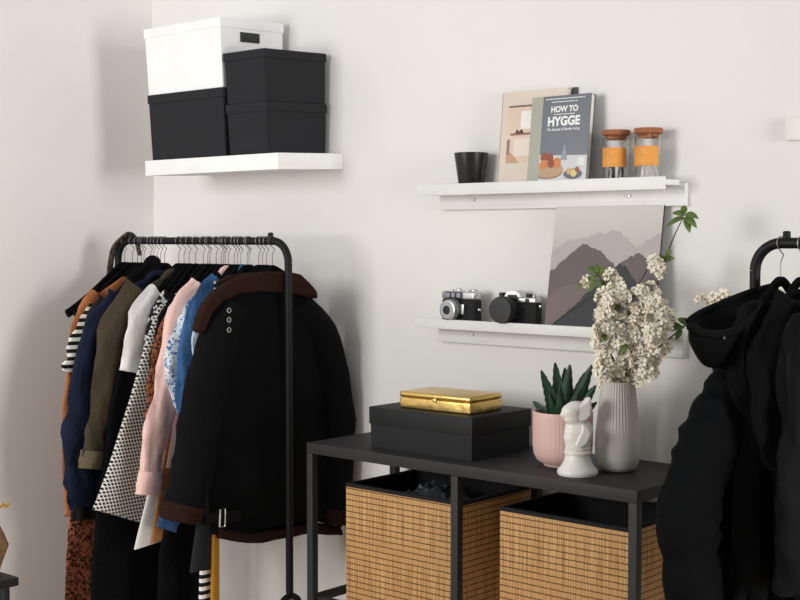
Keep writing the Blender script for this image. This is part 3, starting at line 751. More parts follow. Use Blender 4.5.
# main column, front
def clust_grid(cells, dy0):
    return [(x+random.uniform(-2, 2), y+random.uniform(-2, 2), dy0+random.uniform(-.02, .02), .022, 19) for x, y in cells]
branch('blossom branch rising straight up the middle of the bunch', [(624, 345, -.02), (632, 300, -.02), (648, 268, -.01)],
       clust_grid([(612, 372), (625, 370), (640, 362), (630, 352), (646, 348), (654, 335), (634, 338), (656, 320), (643, 325), (648, 308), (636, 312), (657, 304), (650, 294), (640, 296), (628, 325)], -.025)+[(655, 264, -.01, .016, 14)],
       [(620, 310, -.03, 612, 302, .02), (628, 345, -.05, 618, 352, .02)])
branch('blossom branch fanning left at the front of the bunch', [(610, 350, -.05), (606, 315, -.05), (603, 285, -.03), (596, 272, -.02)],
       clust_grid([(606, 370), (604, 356), (616, 358), (603, 342), (618, 342), (604, 328), (616, 326), (608, 314), (601, 318), (612, 302), (616, 290), (606, 300)], -.055)+[(587, 281, -.02, .009, 6), (611, 275, -.02, .012, 9), (616, 284, -.02, .012, 9)],
       [(598, 276, -.02, 574, 283, .03), (598, 274, -.02, 586, 262, .03), (598, 274, -.02, 597, 258, .03), (600, 274, -.02, 606, 262, .03), (600, 276, -.02, 611, 270, .03), (600, 280, -.02, 604, 290, .03), (597, 280, -.02, 590, 288, .03), (602, 283, -.02, 612, 286, .02), (607, 335, -.07, 600, 340, .02)])
branch('tall bare twig with green leaves at its tip, reaching up right', [(636, 340, .02), (655, 290, .03), (664, 262, .03), (676, 232, .03), (684, 217, .03)],
       [(662, 275, .02, .008, 4)],
       [(684, 218, .03, 666, 221, .02), (684, 216, .03, 672, 208, .02), (684, 214, .03, 685, 200, .02), (685, 215, .03, 699, 212, .02), (685, 217, .03, 697, 222, .02), (685, 218, .03, 690, 228, .02), (664, 262, .03, 675, 252, .02), (667, 256, .03, 672, 246, .02), (663, 262, .03, 659, 250, .02)], .003)
branch('blossom twig reaching right behind the black hooded coat', [(630, 365, 0), (655, 350, .02), (690, 322, .04), (715, 308, .04), (738, 298, .04)],
       [(702, 302, .04, .012, 7), (712, 306, .04, .009, 5), (716, 299, .04, .013, 8), (724, 295, .04, .009, 5), (728, 301, .04, .010, 5)],
       [(680, 330, .03, 672, 318, .02), (686, 326, .03, 684, 312, .02), (688, 324, .03, 694, 312, .02), (684, 328, .03, 668, 325, .02), (690, 322, .03, 698, 318, .02), (730, 302, .04, 740, 291, .02), (682, 330, .03, 676, 337, .02), (686, 325, .03, 678, 313, .02)], .0032)
branch('short blossom spray drooping over the right of the vase rim', [(640, 366, .0), (652, 345, .01)],
       clust_grid([(645, 371), (650, 360), (659, 345), (636, 376), (622, 380), (607, 382), (662, 330), (664, 315)], 0), [], .0028)

# ---------------------------------------------------------------- clothes rack builder
def rack(name, xl, xr, y, z, label, r, bend, zj):
    t = thing(name, ((xl+xr)/2, y, 0), label, 'clothes rack')
    def corner(x, s):
        return [(x+s*bend*(1-math.cos(a)), y, z-bend+bend*math.sin(a)) for a in [PI/2*k/8 for k in range(9)]]
    MB().tube(corner(xl, 1)+corner(xr, -1)[::-1], r, 14).build('top_bar', TUBE, t); tb = C.objects[-1]
    for x in (xl, xr):
        MB().tube([(x, y, z-bend-.0005), (x, y, zj)], r*.98, 14).build('post', TUBE, t)
        q = [(x, y+.23*s, .012) if abs(s) == 1 else None for s in (-1, 1)]
        R0 = .042
        arc = [(x, y+R0*math.sin(a), zj-R0-.01+R0*math.cos(a)) for a in [-PI/2*.95+PI*.95*k/12 for k in range(13)]]
        MB().tube([(x, y-.21, .012)]+arc+[(x, y+.21, .012)], r*.9, 12).build('foot', TUBE, t)
    for x in (xl+bend+.012, xr-bend-.012):
        MB().lathe([(r*.7, r*.8), (r*.7, r*2.0), (r*.5, r*2.2)], (x, y, z), 14).build('stop_peg', TUBE, tb)
    return t
RY = -.30; RZ = on_y(240, 241, RY).z
rxl, rxr = on_y(118, 240, RY).x, on_y(288.5, 300, RY).x
zj = on_y(289, 593, RY).z
rack('garment_rack', rxl, rxr, RY, RZ, 'black tubular clothes rack in the room corner, crowded with clothes', .0118, .065, zj)

# ---------------------------------------------------------------- hangers and garments
class Fr:
    """frame of a hanger: w along it (away from the viewer positive), t across, z up"""
    def __init__(s, c, a=0):
        s.c = Vector(c); s.W = Vector((math.sin(a), math.cos(a), 0)); s.T = Vector((math.cos(a), -math.sin(a), 0))
    def pt(s, w_, t_, z): return Vector((s.c.x, s.c.y, 0))+s.W*w_+s.T*t_+Vector((0, 0, z))
    def loc(s, px, py, t_=0):
        d = ray(px, py); p0 = Vector((s.c.x, s.c.y, 0))+s.T*t_
        k = (p0-EYE).dot(s.T)/d.dot(s.T) if abs(d.dot(s.T)) > 1e-6 else 0
        q = EYE+d*k; return ((q-p0).dot(s.W), q.z)
HSP, HW, HD = .075, .178, .158      # hook length, half width and shoulder drop of a hanger
def hanger(f, label, group, rbar=.0118, hw=HW, hd=HD):
    z = f.c.z
    t = thing('clothes_hanger', (f.c.x, f.c.y, z-HSP-hd), label, 'hanger', group)
    R0 = rbar+.0022; pts = []
    for k in range(15):
        a = math.radians(205-k*17.5); pts.append(f.pt(-R0*math.cos(a)*1.0, 0, z+R0*math.sin(a)))
    pts += [f.pt(.010, 0, z-.026), f.pt(.002, 0, z-.036), f.pt(0, 0, z-.046), f.pt(0, 0, z-HSP-.004)]
    MB().tube(pts, .0013, 6).build('hook', mat('hook_metal', (128, 126, 124), .4, metal=.8), t)
    sh = catmull([(-hw, 0, -hd), (-hw*.9, 0, -hd*.92), (-hw*.6, 0, -hd*.62), (-hw*.3, 0, -hd*.27), (-hw*.1, 0, -.006), (0, 0, 0), (hw*.1, 0, -.006), (hw*.3, 0, -hd*.27), (hw*.6, 0, -hd*.62), (hw*.9, 0, -hd*.92), (hw, 0, -hd)], 4)
    P = [f.pt(q.x, 0, z-HSP-.008+q.z) for q in sh]; n = len(P)
    MB().tube(P, [.011+.004*abs(2*i/(n-1)-1) for i in range(n)], 10, flat=f.T, fr=[.005+.004*abs(2*i/(n-1)-1) for i in range(n)]).build('shoulder_bar', VELVET, t)
    return t
def cloth(f, near, far, th, m, parent, name='body', seed=0, fold=.35, nz=34, n=44, freq=34, toff=0, hs=0):
    """hollow-looking cloth body hung across a hanger; near/far: edges as (z, w) from the neck down"""
    ztop = near[0][0]; zh = near[-1][0]; b = MB(); vs = []; fs = []
    hf = (near[0][0]-near[-1][0])
    for i in range(nz+1):
        f_ = (i/nz)**1.25; z = ztop+(zh-ztop)*f_
        wn = interp([(-a, b_) for a, b_ in near], -z); wf = interp([(-a, b_) for a, b_ in far], -z)
        tt = th*(.35+.65*min(1, f_*4)); cw = (wn+wf)/2; hw = abs(wf-wn)/2
        for k in range(n):
            a = 2*PI*k/n; ca, sa = math.cos(a), math.sin(a)
            x = cw+hw*math.copysign(abs(ca)**.8, ca)
            g = min(1, f_*2)
            fo = math.sin(x*freq+seed*1.7+math.sin(z*5+seed)*1.2)*fold*th*g+noise.noise(Vector((x*7, z*5, seed)))*th*.7*g
            y = tt*math.copysign(abs(sa)**.7, sa)+fo*abs(sa)+toff
            zz = z-(.008*math.sin(x*18+seed) if i == nz else 0)-hs*(x-wn)*f_**2
            vs.append(f.pt(x, y, zz))
    for i in range(nz):
        for k in range(n): fs.append((i*n+k, i*n+(k+1) % n, (i+1)*n+(k+1) % n, (i+1)*n+k))
    fs.append(tuple(range(n))[::-1]); fs.append(tuple(nz*n+k for k in range(n)))
    b.faces(vs, fs, True); return b.build(name, m, parent, 75)
def sleeve(f, path, rw, rt, m, parent, name='sleeve', seed=0, wob=.5, toff=0, k=5):
    """path: (w, z) list; rw half widths in the garment plane; rt half thickness"""
    pts = catmull([f.pt(w_, toff, z) for w_, z in path], k); n = len(pts)
    tab = [(i*(n-1)/(len(rw)-1), r) for i, r in enumerate(rw)]
    rad = [interp(tab, i) for i in range(n)]
    return MB().tube(pts, rad, 20, flat=f.T, fr=[rt*(r/max(rw))**.5 for r in rad], wob=wob, seed=seed).build(name, m, parent, 75)
def edges(f, px_list, far_max=.22, far_tab=None):
    near = [f.loc(x, y) for x, y in px_list]; near = [(z, w_) for w_, z in near]
    far = far_tab or [(z, min(-w_, far_max)) for z, w_ in near]
    return near, far
LRG = 'clothes hanging on the corner rack'
def garment(name, idx, a, label, cat, px, m, th=.013, sleeves=None, sm=None, srw=(.055, .05, .045, .045), srt=.016, cuff=None, collar=None, seed=None, fold=.35, far_max=.22, smw=None, freq=34, farx=None, hs=0):
    lift = lambda L: [(x, y-6*max(0, min(1, (350-y)/45))) for x, y in L]
    px = lift(px) if px[0][1] > 270 else px; sleeves = lift(sleeves) if sleeves else None
    px0 = 124.5+6.45*idx
    c = on_y(px0, 240, RY); c.z = RZ
    f = Fr(c, a); seed = idx if seed is None else seed
    hanger(f, 'black velvet hanger carrying the '+label[0] if isinstance(label, tuple) else label, 'hangers on the corner rack')
    if name is None: return f
    t = thing(name, (c.x, c.y, RZ-HSP-HD), label[1], cat, LRG)
    near, far = edges(f, px, far_max)
    if farx: far = [(z, min(w_, f.loc(farx, y)[0])) for (z, w_), (_, y) in zip(far, px)]
    cloth(f, near, far, th, m, t, seed=seed, fold=fold, freq=freq, hs=hs)
    if sleeves:
        path = [f.loc(x, y) for x, y in sleeves]
        sl = sleeve(f, path, srw, srt, sm or m, t, seed=seed)
        fp = [(min(-w_, far_max+.01), z) for w_, z in path]
        sleeve(f, fp, srw, srt, sm or m, t, seed=seed+.5)
        if cuff:
            cm, L, r = cuff
            p1 = Vector(path[-1]); d = (Vector(path[-1])-Vector(path[-2])).normalized()
            sleeve(f, [tuple(p1-d*L*.7), tuple(p1-d*L*.1), tuple(p1+d*L*.4)], (r*.92, r*1.02, r), srt*1.35, cm, sl, 'cuff', seed, .15)
    if collar:
        cm, r = collar
        zc = near[0][0]; wc = near[0][1]
        P = [f.pt(wc*1.15, -.006, zc-.02), f.pt(wc*.8, .004, zc+.004), f.pt(wc*.2, .012, zc+.004), f.pt(-wc*.1, .008, zc+.002), f.pt(-wc*.3, .004, zc-.008)]
        q = catmull(P, 4); MB().tube(q, r, 12, flat=f.T, fr=[.009]*len(q)).build('collar', cm, t)
    return f
def G(n, g): return (g, n)
# far end first
for i, lab in ((0, 'empty black velvet hanger at the corner end of the rail'), (1.2, 'empty black velvet hanger second from the corner end of the rail')):
    c = on_y(124.5+6.45*i, 240, RY); c.z = RZ; hanger(Fr(c, 0), lab, 'hangers on the corner rack', hw=.232, hd=.155)
garment('long_dress', 2, 0, ('leopard print dress', 'long brown leopard print dress showing at the bottom left of the rack'), 'dress', [(128, 282), (104, 300), (84, 340), (76, 420), (70, 500), (66, 560), (64, 640)], LEO, freq=22, far_max=.2)
garment('long_shirt', 3, 0, ('rust top', 'long rust orange top, leftmost garment on the rack'), 'top', [(122, 283), (98, 300), (80, 330), (70, 380), (66, 450), (67, 517)], ORANGECL, sleeves=[(98, 300), (82, 332), (74, 380), (70, 440), (70, 500), (71, 515)], srw=(.04, .04, .03, .024, .02, .02), srt=.012, fold=.5)
garment('striped_shirt', 4, 0, ('striped shirt', 'black and white striped short-sleeved shirt at the left of the rack'), 'shirt', [(138, 284), (112, 300), (92, 330), (90, 400), (92, 470)], STRIPE, sleeves=[(100, 315), (86, 338), (76, 358), (71, 373)], srw=(.04, .042, .04, .036), srt=.013)
garment('cardigan', 5, 0, ('charcoal cardigan', 'charcoal knit cardigan between the striped shirt and navy top'), 'cardigan', [(146, 282), (120, 298), (92, 330), (82, 360), (80, 420), (84, 500), (86, 520)], CHAR, sleeves=[(108, 308), (92, 335), (84, 380), (80, 430), (80, 470), (80, 520)], srw=(.04, .04, .035, .03, .03, .03), srt=.013)
garment('denim_jacket', 6.2, 0, ('navy shirt', 'dark navy blue denim shirt with loose sleeve, left of the olive shirt'), 'shirt', [(150, 281), (126, 296), (100, 325), (88, 380), (84, 440), (86, 498)], NAVY, sleeves=[(118, 302), (96, 340), (84, 400), (80, 440), (82, 480), (84, 506)], srw=(.045, .055, .056, .062, .06, .056), srt=.018, fold=.5, collar=(NAVY, .012))
garment('wool_coat', 4.5, 0, ('tall-shouldered black coat', 'black coat with high shoulders behind the charcoal cardigan'), 'coat', [(148, 263), (133, 271), (113, 295), (99, 330), (95, 400), (94, 480), (92, 518)], BLACKWOOL, th=.02, collar=(BLACKWOOL, .02))
garment('overshirt', 8.4, 0, ('olive overshirt', 'olive brown overshirt with a rolled cuff, between navy shirt and white tee'), 'shirt', [(166, 281), (146, 292), (124, 318), (116, 380), (118, 430), (124, 460)], OLIVE, sleeves=[(140, 298), (116, 330), (107, 370), (101, 410), (95, 440), (92, 462)], srw=(.05, .055, .045, .04, .036, .036), srt=.02, cuff=(OLIVEL, .05, .044), fold=.5, collar=(OLIVE, .016))
garment('long_dress', 9.2, 0, ('long black dress', 'long plain black dress reaching below the frame behind the checked shirt'), 'dress', [(172, 285), (150, 298), (130, 325), (112, 400), (98, 500), (92, 560), (90, 640)], BLACKCL, th=.02, freq=24, farx=208)
garment('t_shirt', 10, 0, ('white tee', 'plain white short-sleeved tee shirt left of the checked shirt'), 'shirt', [(176, 294), (158, 300), (140, 318), (138, 360), (134, 400), (132, 470)], WHITECL, sleeves=[(160, 302), (144, 318), (136, 345), (131, 372)], srw=(.04, .044, .046, .042), srt=.014, collar=(WHITECL, .01))
garment('blouse', 11, 0, ('spotted blouse', 'black blouse with white spots between white tee and checked dress'), 'blouse', [(188, 290), (172, 300), (158, 325), (156, 380), (152, 460)], SPOT, sleeves=[(170, 302), (158, 322), (153, 345), (152, 362)], srw=(.03, .034, .03, .03), srt=.012)
garment('checked_dress', 12.2, 0, ('checked dress', 'black and white checked dress panel flaring down to the left'), 'dress', [(202, 285), (184, 293), (158, 312), (147, 340), (130, 400), (109, 465), (92, 512)], GING, th=.02, hs=.3, far_max=.2, collar=(GING, .014), fold=.25)
garment('blouse', 13.2, 0, ('black blouse', 'plain black blouse between the checked dress and leopard blouse'), 'blouse', [(200, 296), (180, 308), (163, 332), (158, 380), (156, 440)], BLACKCL, sleeves=[(180, 306), (168, 325), (160, 350), (158, 370)], srw=(.035, .035, .03, .03), srt=.013)
garment('blouse', 14.2, 0, ('leopard blouse', 'rust leopard print blouse left of the pink shirt'), 'blouse', [(212, 289), (190, 303), (172, 325), (164, 370), (160, 430), (156, 470)], LEO2, sleeves=[(190, 303), (171, 328), (161, 365), (155, 400), (151, 425), (151, 440)], srw=(.035, .04, .036, .03, .022, .02), srt=.016, collar=(TAN, .014))
garment('slip_dress', 15.0, 0, ('white satin slip', 'white satin slip dress, its pointed hem showing below the pink cuff'), 'dress', [(214, 300), (196, 310), (176, 335), (166, 400), (146, 500), (134, 548)], SATIN, th=.012)
garment('slip_dress', 15.35, 0, ('tan slip', 'tan brown slip hem hanging between white satin and black coat'), 'dress', [(218, 300), (200, 310), (182, 335), (172, 400), (157, 500), (150, 545)], mat('tan_satin', (166, 112, 66), .6, bump=.3, bscale=30), th=.010)
garment('shirt', 16.1, 0, ('pink shirt', 'pale pink shirt with a wide folded cuff'), 'shirt', [(222, 279), (204, 288), (186, 310), (178, 370), (172, 430), (166, 470)], PINK, sleeves=[(200, 294), (182, 318), (171, 370), (162, 410), (153, 450), (149, 486)], srw=(.04, .05, .05, .046, .038, .034), srt=.018, cuff=(PINK, .062, .043), fold=.5, collar=(PINK, .018))
garment('blouse', 17, 0, ('blue floral blouse', 'white blouse with blue flowers beside the denim shirt'), 'blouse', [(224, 294), (206, 304), (188, 326), (180, 360), (178, 400), (180, 450)], FLOR, sleeves=[(204, 304), (188, 328), (179, 352), (176, 378), (181, 398), (184, 410)], srw=(.036, .042, .04, .036, .026, .024), srt=.014)
garment('denim_shirt', 18, 0, ('denim shirt', 'mid blue denim shirt just left of the black jacket'), 'shirt', [(242, 276), (222, 284), (206, 304), (202, 350), (204, 420), (206, 470)], DENIM, sleeves=[(218, 288), (199, 315), (191, 350), (188, 390), (189, 440), (180, 490), (168, 530)], srw=(.04, .045, .044, .04, .038, .04, .04), srt=.016, collar=(DENIM, .016))
garment('blouse', 19, 0, ('pale blue blouse', 'pale blue blouse edge between denim shirt and black jacket'), 'blouse', [(236, 296), (218, 306), (206, 326), (202, 360), (204, 420), (206, 480)], PALEB, sleeves=[(218, 306), (205, 326), (201, 350), (201, 375), (202, 400)], srw=(.03, .034, .03, .026, .026), srt=.012)
garment('long_coat', 15.6, 0, ('long black coat', 'long black coat reaching below the frame under the rust and pink clothes'), 'coat', [(222, 290), (206, 298), (188, 325), (178, 400), (170, 500), (160, 552), (156, 640)], BLACKCL, th=.02, freq=22, farx=212)
garment('striped_skirt', 20.8, 0, ('navy and striped skirt', 'black and white striped skirt showing low beside the mustard fabric'), 'skirt', [(252, 286), (236, 292), (222, 320), (214, 400), (205, 500), (200, 575), (198, 640)], STRIPE, th=.01, farx=214)
garment('navy_dress', 21.4, 0, ('dark navy dress', 'dark navy dress hem over the striped skirt under the jacket'), 'dress', [(254, 286), (240, 292), (226, 318), (214, 400), (200, 500), (190, 574)], mat('dark_navy', (13, 16, 23), .9, bump=.3, bscale=40), th=.012, farx=216)
garment('mustard_trousers', 22, 0, ('mustard trousers', 'mustard yellow trousers, a narrow strip low beside the jacket buckle'), 'trousers', [(264, 290), (248, 296), (232, 320), (222, 420), (213, 520), (211, 600), (211, 640)], MUST, th=.008, farx=219)
for i, wh in ((2.6, 'behind the rust top'), (5.6, 'behind the navy shirt'), (12.9, 'between checked dress and leopard blouse'), (17.5, 'between floral blouse and denim shirt'), (19.3, 'behind the black jacket, nearest the jacket')):
    c = on_y(124.5+6.45*i, 240, RY); c.z = RZ
    hanger(Fr(c, 0), 'spare black velvet hanger on the corner rail '+wh, 'hangers on the corner rack')

# aviator jacket at the near end
c = on_y(124.5+6.45*22.9, 240, RY); c.z = RZ
f = Fr(c, math.radians(9)); hanger(f, 'black velvet hanger carrying the black jacket with brown collar', 'hangers on the corner rack', hw=.15, hd=.085)
jt = thing('shearling_jacket', (c.x, c.y, RZ-HSP-HD), 'black jacket with dark brown shearling collar and cuffs, nearest on the rack', 'jacket', LRG)
def lj(x, y, t_=.05): return f.loc(x, y, t_)
TH = .040; TO = -.004
def je(pts): return [(z, w_) for w_, z in [lj(x, y, TO) for x, y in pts]]
near = je([(246, 282), (222, 298), (212, 330), (206, 400), (202, 470), (208, 534)])
far = je([(282, 282), (308, 294), (326, 320), (340, 400), (342, 470), (334, 533)])
zs_ = [near[0][0], near[1][0], near[2][0], near[3][0], near[4][0], near[5][0]]
cloth(f, near, [(z, w_) for z, (_, w_) in zip(zs_, far)], TH, BLACKWOOL, jt, seed=4, fold=.12, nz=40, n=60, freq=16, toff=TO)
def js(pts, rw, rt, m, name='sleeve', to=TO, seed=0, wob=.18, par=None):
    return sleeve(f, [lj(x, y, to) for x, y in pts], rw, rt, m, par or jt, name, seed, wob, to)
s1 = js([(232, 305), (219, 335), (209, 375), (201, 420), (193, 465), (184, 508)], (.045, .062, .066, .066, .064, .062), .052, BLACKWOOL, to=TO+.02, seed=3)
s2 = js([(298, 304), (321, 334), (332, 385), (337, 430), (336, 480), (334, 512)], (.035, .055, .062, .06, .052, .045), .05, BLACKWOOL, to=TO+.012, seed=7)
js([(184, 504), (182, 512), (180, 521)], (.064, .068, .062), .058, SHEAR, 'cuff', TO+.02, 2, par=s1)
js([(334, 508), (333, 516), (332, 523)], (.045, .05, .045), .05, SHEAR, 'cuff', TO+.012, 5, par=s2)
js([(214, 531), (245, 536), (275, 532), (305, 527), (334, 530)], (.018, .020, .020, .018, .016), .054, SHEAR, 'hem_band', TO, 9)
OUT = [(196, 331), (199, 318), (205, 304), (216, 291), (231, 281), (249, 274), (268, 271.5), (290, 272), (302, 274), (311, 283), (318, 291), (319, 299), (313, 298), (290, 293), (262, 292), (241, 294), (224, 302), (213, 314), (207, 331), (201, 334)]
for ta, tb_, cname in ((TO+.022, TO+.054, 'collar'), (TO-.05, TO-.028, 'collar')):
    pl = [f.loc(x, y, .05) for x, y in OUT]
    if ta < 0: pl = [(w_, z-.004) for w_, z in pl[4:-4]]
    b = MB(); b.prism(pl, lambda q: f.pt(q[0], ta, q[1]), lambda q: f.pt(q[0], tb_, q[1]))
    co = b.build(cname, SHEAR, jt, 30); md = co.modifiers.new('round', 'BEVEL'); md.width = .009; md.segments = 3; md.limit_method = 'ANGLE'
for yy in (310.5, 320, 330):
    w_, z = lj(229, yy, TO+.079); o_ = f.pt(w_, TO+.079, z)
    ring = [o_+(f.W*math.cos(a)+Vector((0, 0, 1))*math.sin(a))*.0062 for a in [2*PI*k/16 for k in range(17)]]
    MB().tube(ring, .0018, 6).build('eyelet', CHROME, jt)
w_, z = lj(222, 518, TO+.07)
MB().tube([f.pt(w_-.006, TO+.066, z-.026), f.pt(w_-.006, TO+.07, z+.026), f.pt(w_+.012, TO+.068, z+.026), f.pt(w_+.012, TO+.066, z-.026), f.pt(w_-.006, TO+.066, z-.026)], .0028, 8).build('buckle', CHROME, jt)
MB().tube([f.pt(w_-.05, TO+.055, z), f.pt(w_, TO+.063, z), f.pt(w_+.07, TO+.058, z-.003)], [.017]*3, 12, flat=f.T, fr=[.004]*3).build('waist_strap', mat('strap_leather', (12, 12, 12), .8, spec=.15), jt)
w_, z = lj(339, 518, TO)
MB().tube([f.pt(w_, TO, z-.03), f.pt(w_+.004, TO, z+.02)], [.012, .014], 10, flat=f.T, fr=[.005]*2).build('side_strap', mat('strap_leather', (12, 12, 12), .8, spec=.15), jt)

# denim cuffs peeking below the jacket sleeve belong to the denim shirt's neighbour
# snake print belt over the far bend of the rail
P = [(rxl+.09, RY+.022, RZ-.05), (rxl+.075, RY+.020, RZ), (rxl+.06, RY+.004, RZ+.020), (rxl+.035, RY-.012, RZ+.006), (rxl+.008, RY-.022, RZ-.022), (rxl-.006, RY-.026, RZ-.07), (rxl-.012, RY-.03, RZ-.12), (rxl-.030, RY-.04, RZ-.17)]
q = catmull(P, 5); MBb = MB().tube(q, [.007+.006*min(1, i/12) for i in range(len(q))], 12, flat=Vector((1, .3, 0)), fr=[.008]*len(q))
tag(MBb.build('belt', SNAKE), 'snake print belt looped over the far end of the corner rack rail', 'belt')

# ---------------------------------------------------------------- right-hand rack
R2Y = -.35; c = on_y(755.5, 243, R2Y); R2Z = c.z
rack('garment_rack', c.x, c.x+.86, R2Y, R2Z, 'black tubular clothes rack at the right edge with dark coats', .0118, .06, .4)
G2 = 'dark coats on the right rack'
def frame2(px, a): q = on_y(px, 243, R2Y); q.z = R2Z; return Fr(q, a)
f = frame2(781, math.radians(12)); hanger(f, 'black hanger carrying the hooded puffer coat', 'hangers on the right rack')
pj = thing('puffer_coat', (f.c.x, f.c.y, R2Z-HSP-HD), 'black quilted puffer coat with a big hood, leftmost on right rack', 'coat', G2)
def e2(pts): return [(z, w_) for w_, z in [f.loc(x, y) for x, y in pts]]
near = e2([(766, 302), (738, 322), (722, 350), (714, 400), (704, 450), (698, 520), (698, 600), (702, 660)])
ztab = [z for z, _ in near]
far = list(zip(ztab, [.05, .17, .22, .24, .25, .26, .26, .26]))
# quilted body: rings swell between stitch lines
def puff(f, near, far, th, m, parent, name, pitch=.16, nz=70, n=48, seed=0, toff=0):
    b = MB(); vs = []; fs = []; z0, z1 = near[0][0], near[-1][0]
    for i in range(nz+1):
        z = z0+(z1-z0)*i/nz; q = abs(math.sin(PI*(z0-z)/pitch))**.55
        wn = interp([(-a, b_) for a, b_ in near], -z); wf = interp([(-a, b_) for a, b_ in far], -z)
        cw, hw = (wn+wf)/2, abs(wf-wn)/2; g = min(1, i/nz*5+.3)
        for k in range(n):
            a = 2*PI*k/n; ca, sa = math.cos(a), math.sin(a)
            wr = noise.noise(Vector((ca*3+seed, sa*3, z*22)))*.010
            vs.append(f.pt(cw+(hw-.014*(1-q)+wr)*math.copysign(abs(ca)**.85, ca), (th*g*(.72+.28*q)+wr)*math.copysign(abs(sa)**.75, sa)+toff, z))
    for i in range(nz):
        for k in range(n): fs.append((i*n+k, i*n+(k+1) % n, (i+1)*n+(k+1) % n, (i+1)*n+k))
    fs.append(tuple(range(n))[::-1]); fs.append(tuple(nz*n+k for k in range(n)))
    b.faces(vs, fs, True); return b.build(name, m, parent, 80)
puff(f, near, far, .062, PUFF, pj, 'body')
def puff_sleeve(f, pts, rw, rt, m, parent, to=0, pitch=.16, seed=0):
    P = catmull([f.pt(*((lambda q: (q[0], to, q[1]))(f.loc(x, y, to)))) for x, y in pts], 12); n = len(P); d = 0; rad = []; fr = []
    for i, p in enumerate(P):
        if i: d += (P[i]-P[i-1]).length
        q = abs(math.sin(PI*d/pitch))**.55; r = interp([(j*(n-1)/(len(rw)-1), v) for j, v in enumerate(rw)], i)
        rad.append(r*(.86+.14*q)); fr.append(rt*(.84+.16*q)*(r/max(rw))**.5)
    return MB().tube(P, rad, 24, flat=f.T, fr=fr, wob=.14, seed=seed).build('sleeve', m, parent, 80)
puff_sleeve(f, [(752, 340), (742, 378), (725, 412), (706, 456), (690, 505), (691, 560), (698, 630)], (.06, .072, .078, .078, .075, .07, .065), .055, PUFF, pj, .03)
w0 = .235
P = catmull([f.pt(.17, .03, R2Z-.2), f.pt(w0, .03, R2Z-.32), f.pt(w0+.015, .03, R2Z-.6), f.pt(w0, .03, R2Z-.85)], 8)
MB().tube(P, .055, 16, flat=f.T, fr=[.05]*len(P), wob=.15).build('sleeve', PUFF, pj, 80)
# hood: a folded bowl falling towards the room, open at the top
def hood():
    # rim curve (upper edge) and belly curve (lower edge) in the garment plane
    rim = catmull([f.pt(*((lambda q: (q[0], -.055, q[1]))(f.loc(x, y, -.055)))) for x, y in [(776, 286), (750, 293), (722, 304), (700, 314), (689, 322)]], 5)
    rim2 = catmull([f.pt(*((lambda q: (q[0], .075, q[1]))(f.loc(x, y, .075)))) for x, y in [(778, 312), (752, 324), (726, 334), (704, 334), (690, 326)]], 5)
    bel = catmull([f.pt(*((lambda q: (q[0], .03, q[1]))(f.loc(x, y, .03)))) for x, y in [(774, 345), (752, 378), (730, 404), (709, 402), (692, 352)]], 5)
    n = len(rim); rows = []
    out = []
    for i in range(n):
        a, b_, c_ = rim[i], rim2[i], bel[i]; row = []
        for k in range(9):   # outside: rim -> belly -> rim2
            s = k/8; p = a*(1-s)**2+c_*2*s*(1-s)*1.0+b_*s*s
            p += f.T*.0*s; row.append(p)
        out.append(row)
    b = MB(); vs = [p for r in out for p in r]; fs = []
    for i in range(n-1):
        for k in range(8): fs.append((i*9+k, i*9+k+1, (i+1)*9+k+1, (i+1)*9+k))
    b.faces(vs, fs, True); o = b.build('hood', PUFF, pj, 80)
    md = o.modifiers.new('thick', 'SOLIDIFY'); md.thickness = .014; md.offset = 0
    sb = o.modifiers.new('soft', 'SUBSURF'); sb.levels = 1; sb.render_levels = 2
    ho = o; b = MB().tube(rim2, .009, 10); b.build('hood_rim', PUFF, o)
    b = MB().tube(rim, .009, 10); b.build('hood_rim', PUFF, o)
    for x, y in ((724, 338), (746, 336)):
        q = f.loc(x, y, .088); b = MB().ball(f.pt(q[0], .088, q[1]), .0035, n=10, m=6); b.build('snap', mat('dull_snap', (90, 90, 92), .4, metal=.6), ho)
hood()
def plain(px, a, name, label, cat, nearpx, slv, rw, m, th, seed, hl, far_w=.24, sto=.01):
    ff = frame2(px, math.radians(a)); hanger(ff, 'black hanger carrying the '+hl, 'hangers on the right rack')
    t = thing(name, (ff.c.x, ff.c.y, R2Z-HSP-HD), label, cat, G2)
    nr, fa = edges(ff, nearpx, far_w)
    cloth(ff, nr, fa, th, m, t, seed=seed, fold=.3, nz=40, freq=20)
    sleeve(ff, [ff.loc(x, y, sto) for x, y in slv], rw, .032, m, t, seed=seed, toff=sto)
    sleeve(ff, [(min(-w_, .25), z) for w_, z in [ff.loc(x, y, sto) for x, y in slv]], rw, .032, m, t, seed=seed+1, toff=sto)
    z = nr[0][0]; P = catmull([ff.pt(-.075, -.01, z-.03), ff.pt(-.05, .01, z), ff.pt(0, .02, z+.004), ff.pt(.05, .01, z), ff.pt(.075, -.01, z-.03)], 4)
    MB().tube(P, .02, 12, flat=ff.T, fr=[.014]*len(P)).build('collar', m, t)
plain(801, 8, 'long_coat', 'long black coat hanging right behind the hooded puffer coat', 'coat', [(790, 300), (772, 312), (756, 340), (752, 420), (748, 520), (748, 640)],
      [(768, 315), (752, 345), (752, 410), (752, 470), (750, 540), (750, 600)], (.05, .06, .055, .05, .05, .05), BLACKWOOL, .035, 5, 'long black coat beside the puffer')
plain(824, 6, 'long_coat', 'black wool coat with a loose sleeve at the frame edge', 'coat', [(812, 296), (796, 308), (780, 335), (776, 420), (776, 520), (778, 640)],
      [(794, 312), (776, 350), (772, 410), (780, 450), (790, 470), (796, 480)], (.055, .065, .06, .055, .05, .05), BLACKCL, .035, 8, 'black wool coat at the frame edge')
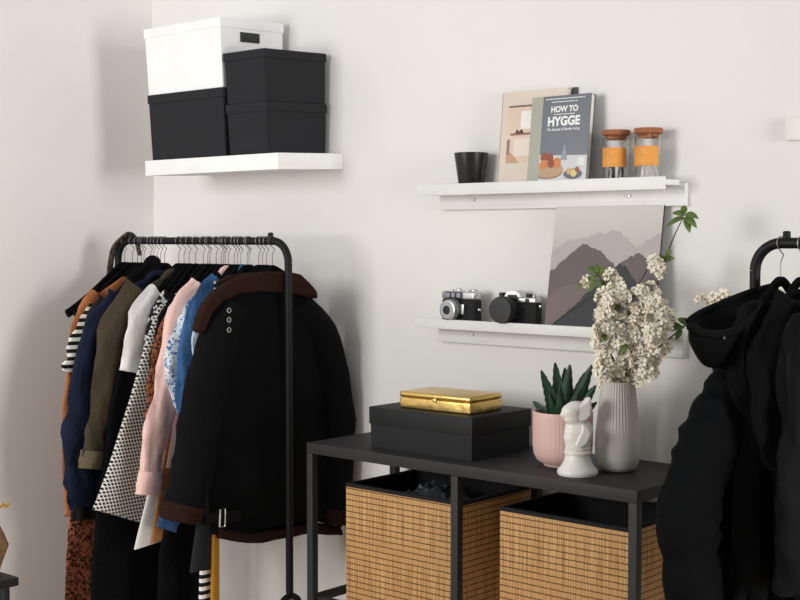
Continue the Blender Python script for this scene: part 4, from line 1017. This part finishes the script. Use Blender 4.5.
plain(850, 5, 'leather_jacket', 'glossy black jacket farthest right on the right rack', 'jacket', [(838, 300), (822, 312), (806, 340), (802, 420), (800, 520), (800, 620)],
      [(820, 315), (803, 350), (800, 420), (797, 480), (795, 540), (795, 590)], (.05, .06, .055, .05, .05, .05), mat('glossy_black', (11, 11, 13), .75, bump=.5, bscale=30, spec=.12), .03, 12, 'glossy black jacket')

# ---------------------------------------------------------------- stool, dried twigs at the left edge
st = on_x(19, 577, -3.35)
zq = st.z; xq, yq = st.x, st.y
t = thing('wooden_stool', (xq-.15, yq-.15, 0), 'black wooden stool corner at the lower left edge', 'stool')
BW = mat('black_wood', (24, 24, 26), .4, bump=.1, bscale=60)
S = .34
MB().box((xq-.30, yq-S, zq-.026), (xq, yq, zq), .004).build('seat', BW, t)
for dx in (-.28, -.045):
    for dy in (-S+.02, -.045):
        MB().box((xq+dx, yq+dy, 0), (xq+dx+.026, yq+dy+.026, zq-.0262), .002).build('leg', BW, t)
c = Vector(on_x(-12, 570, xq-.14)); c = Vector((xq-.14, c.y, zq+.0005))
cc = on_z(-14, 572, zq); c = Vector((cc.x, cc.y, zq+.0005))
U3 = (c-EYE).dot(Rm @ Vector((0, 0, -1)))/1303
t = thing('wicker_vase', c, 'brown faceted vase on the black stool, cut by the left edge', 'vase')
MB().lathe([(12*U3, 0), (14*U3, 1*U3), (17*U3, 10*U3), (23*U3, 25*U3), (18*U3, 38*U3), (12*U3, 50*U3), (10*U3, 56*U3), (8*U3, 56*U3), (8*U3, 40*U3)], c, 10).build('vase_wall', mat('brown_wicker', (128, 98, 66), .7, bump=.6, bscale=70, var=.2, vscale=40), t, 20)
t = thing('dried_sprig', c+Vector((0, 0, 40*U3)), 'dried golden sprig standing in the brown vase', 'plant')
rt = Vector((math.cos(YAW), math.sin(YAW), 0))
MB().tube(catmull([c+Vector((0, 0, 42*U3)), c+Vector((0, 0, 58*U3))+rt*3*U3, c+Vector((0, 0, 66*U3))+rt*12*U3, c+Vector((0, 0, 67*U3))+rt*23*U3], 4), .0012, 6).build('stem', MUST, t)
for k in range(6):
    MB().ball(c+Vector((0, 0, (66+(k % 2)*2)*U3))+rt*(11+k*2.4)*U3, 1.6*U3, n=8, m=6).build('seed_head', MUST, t)
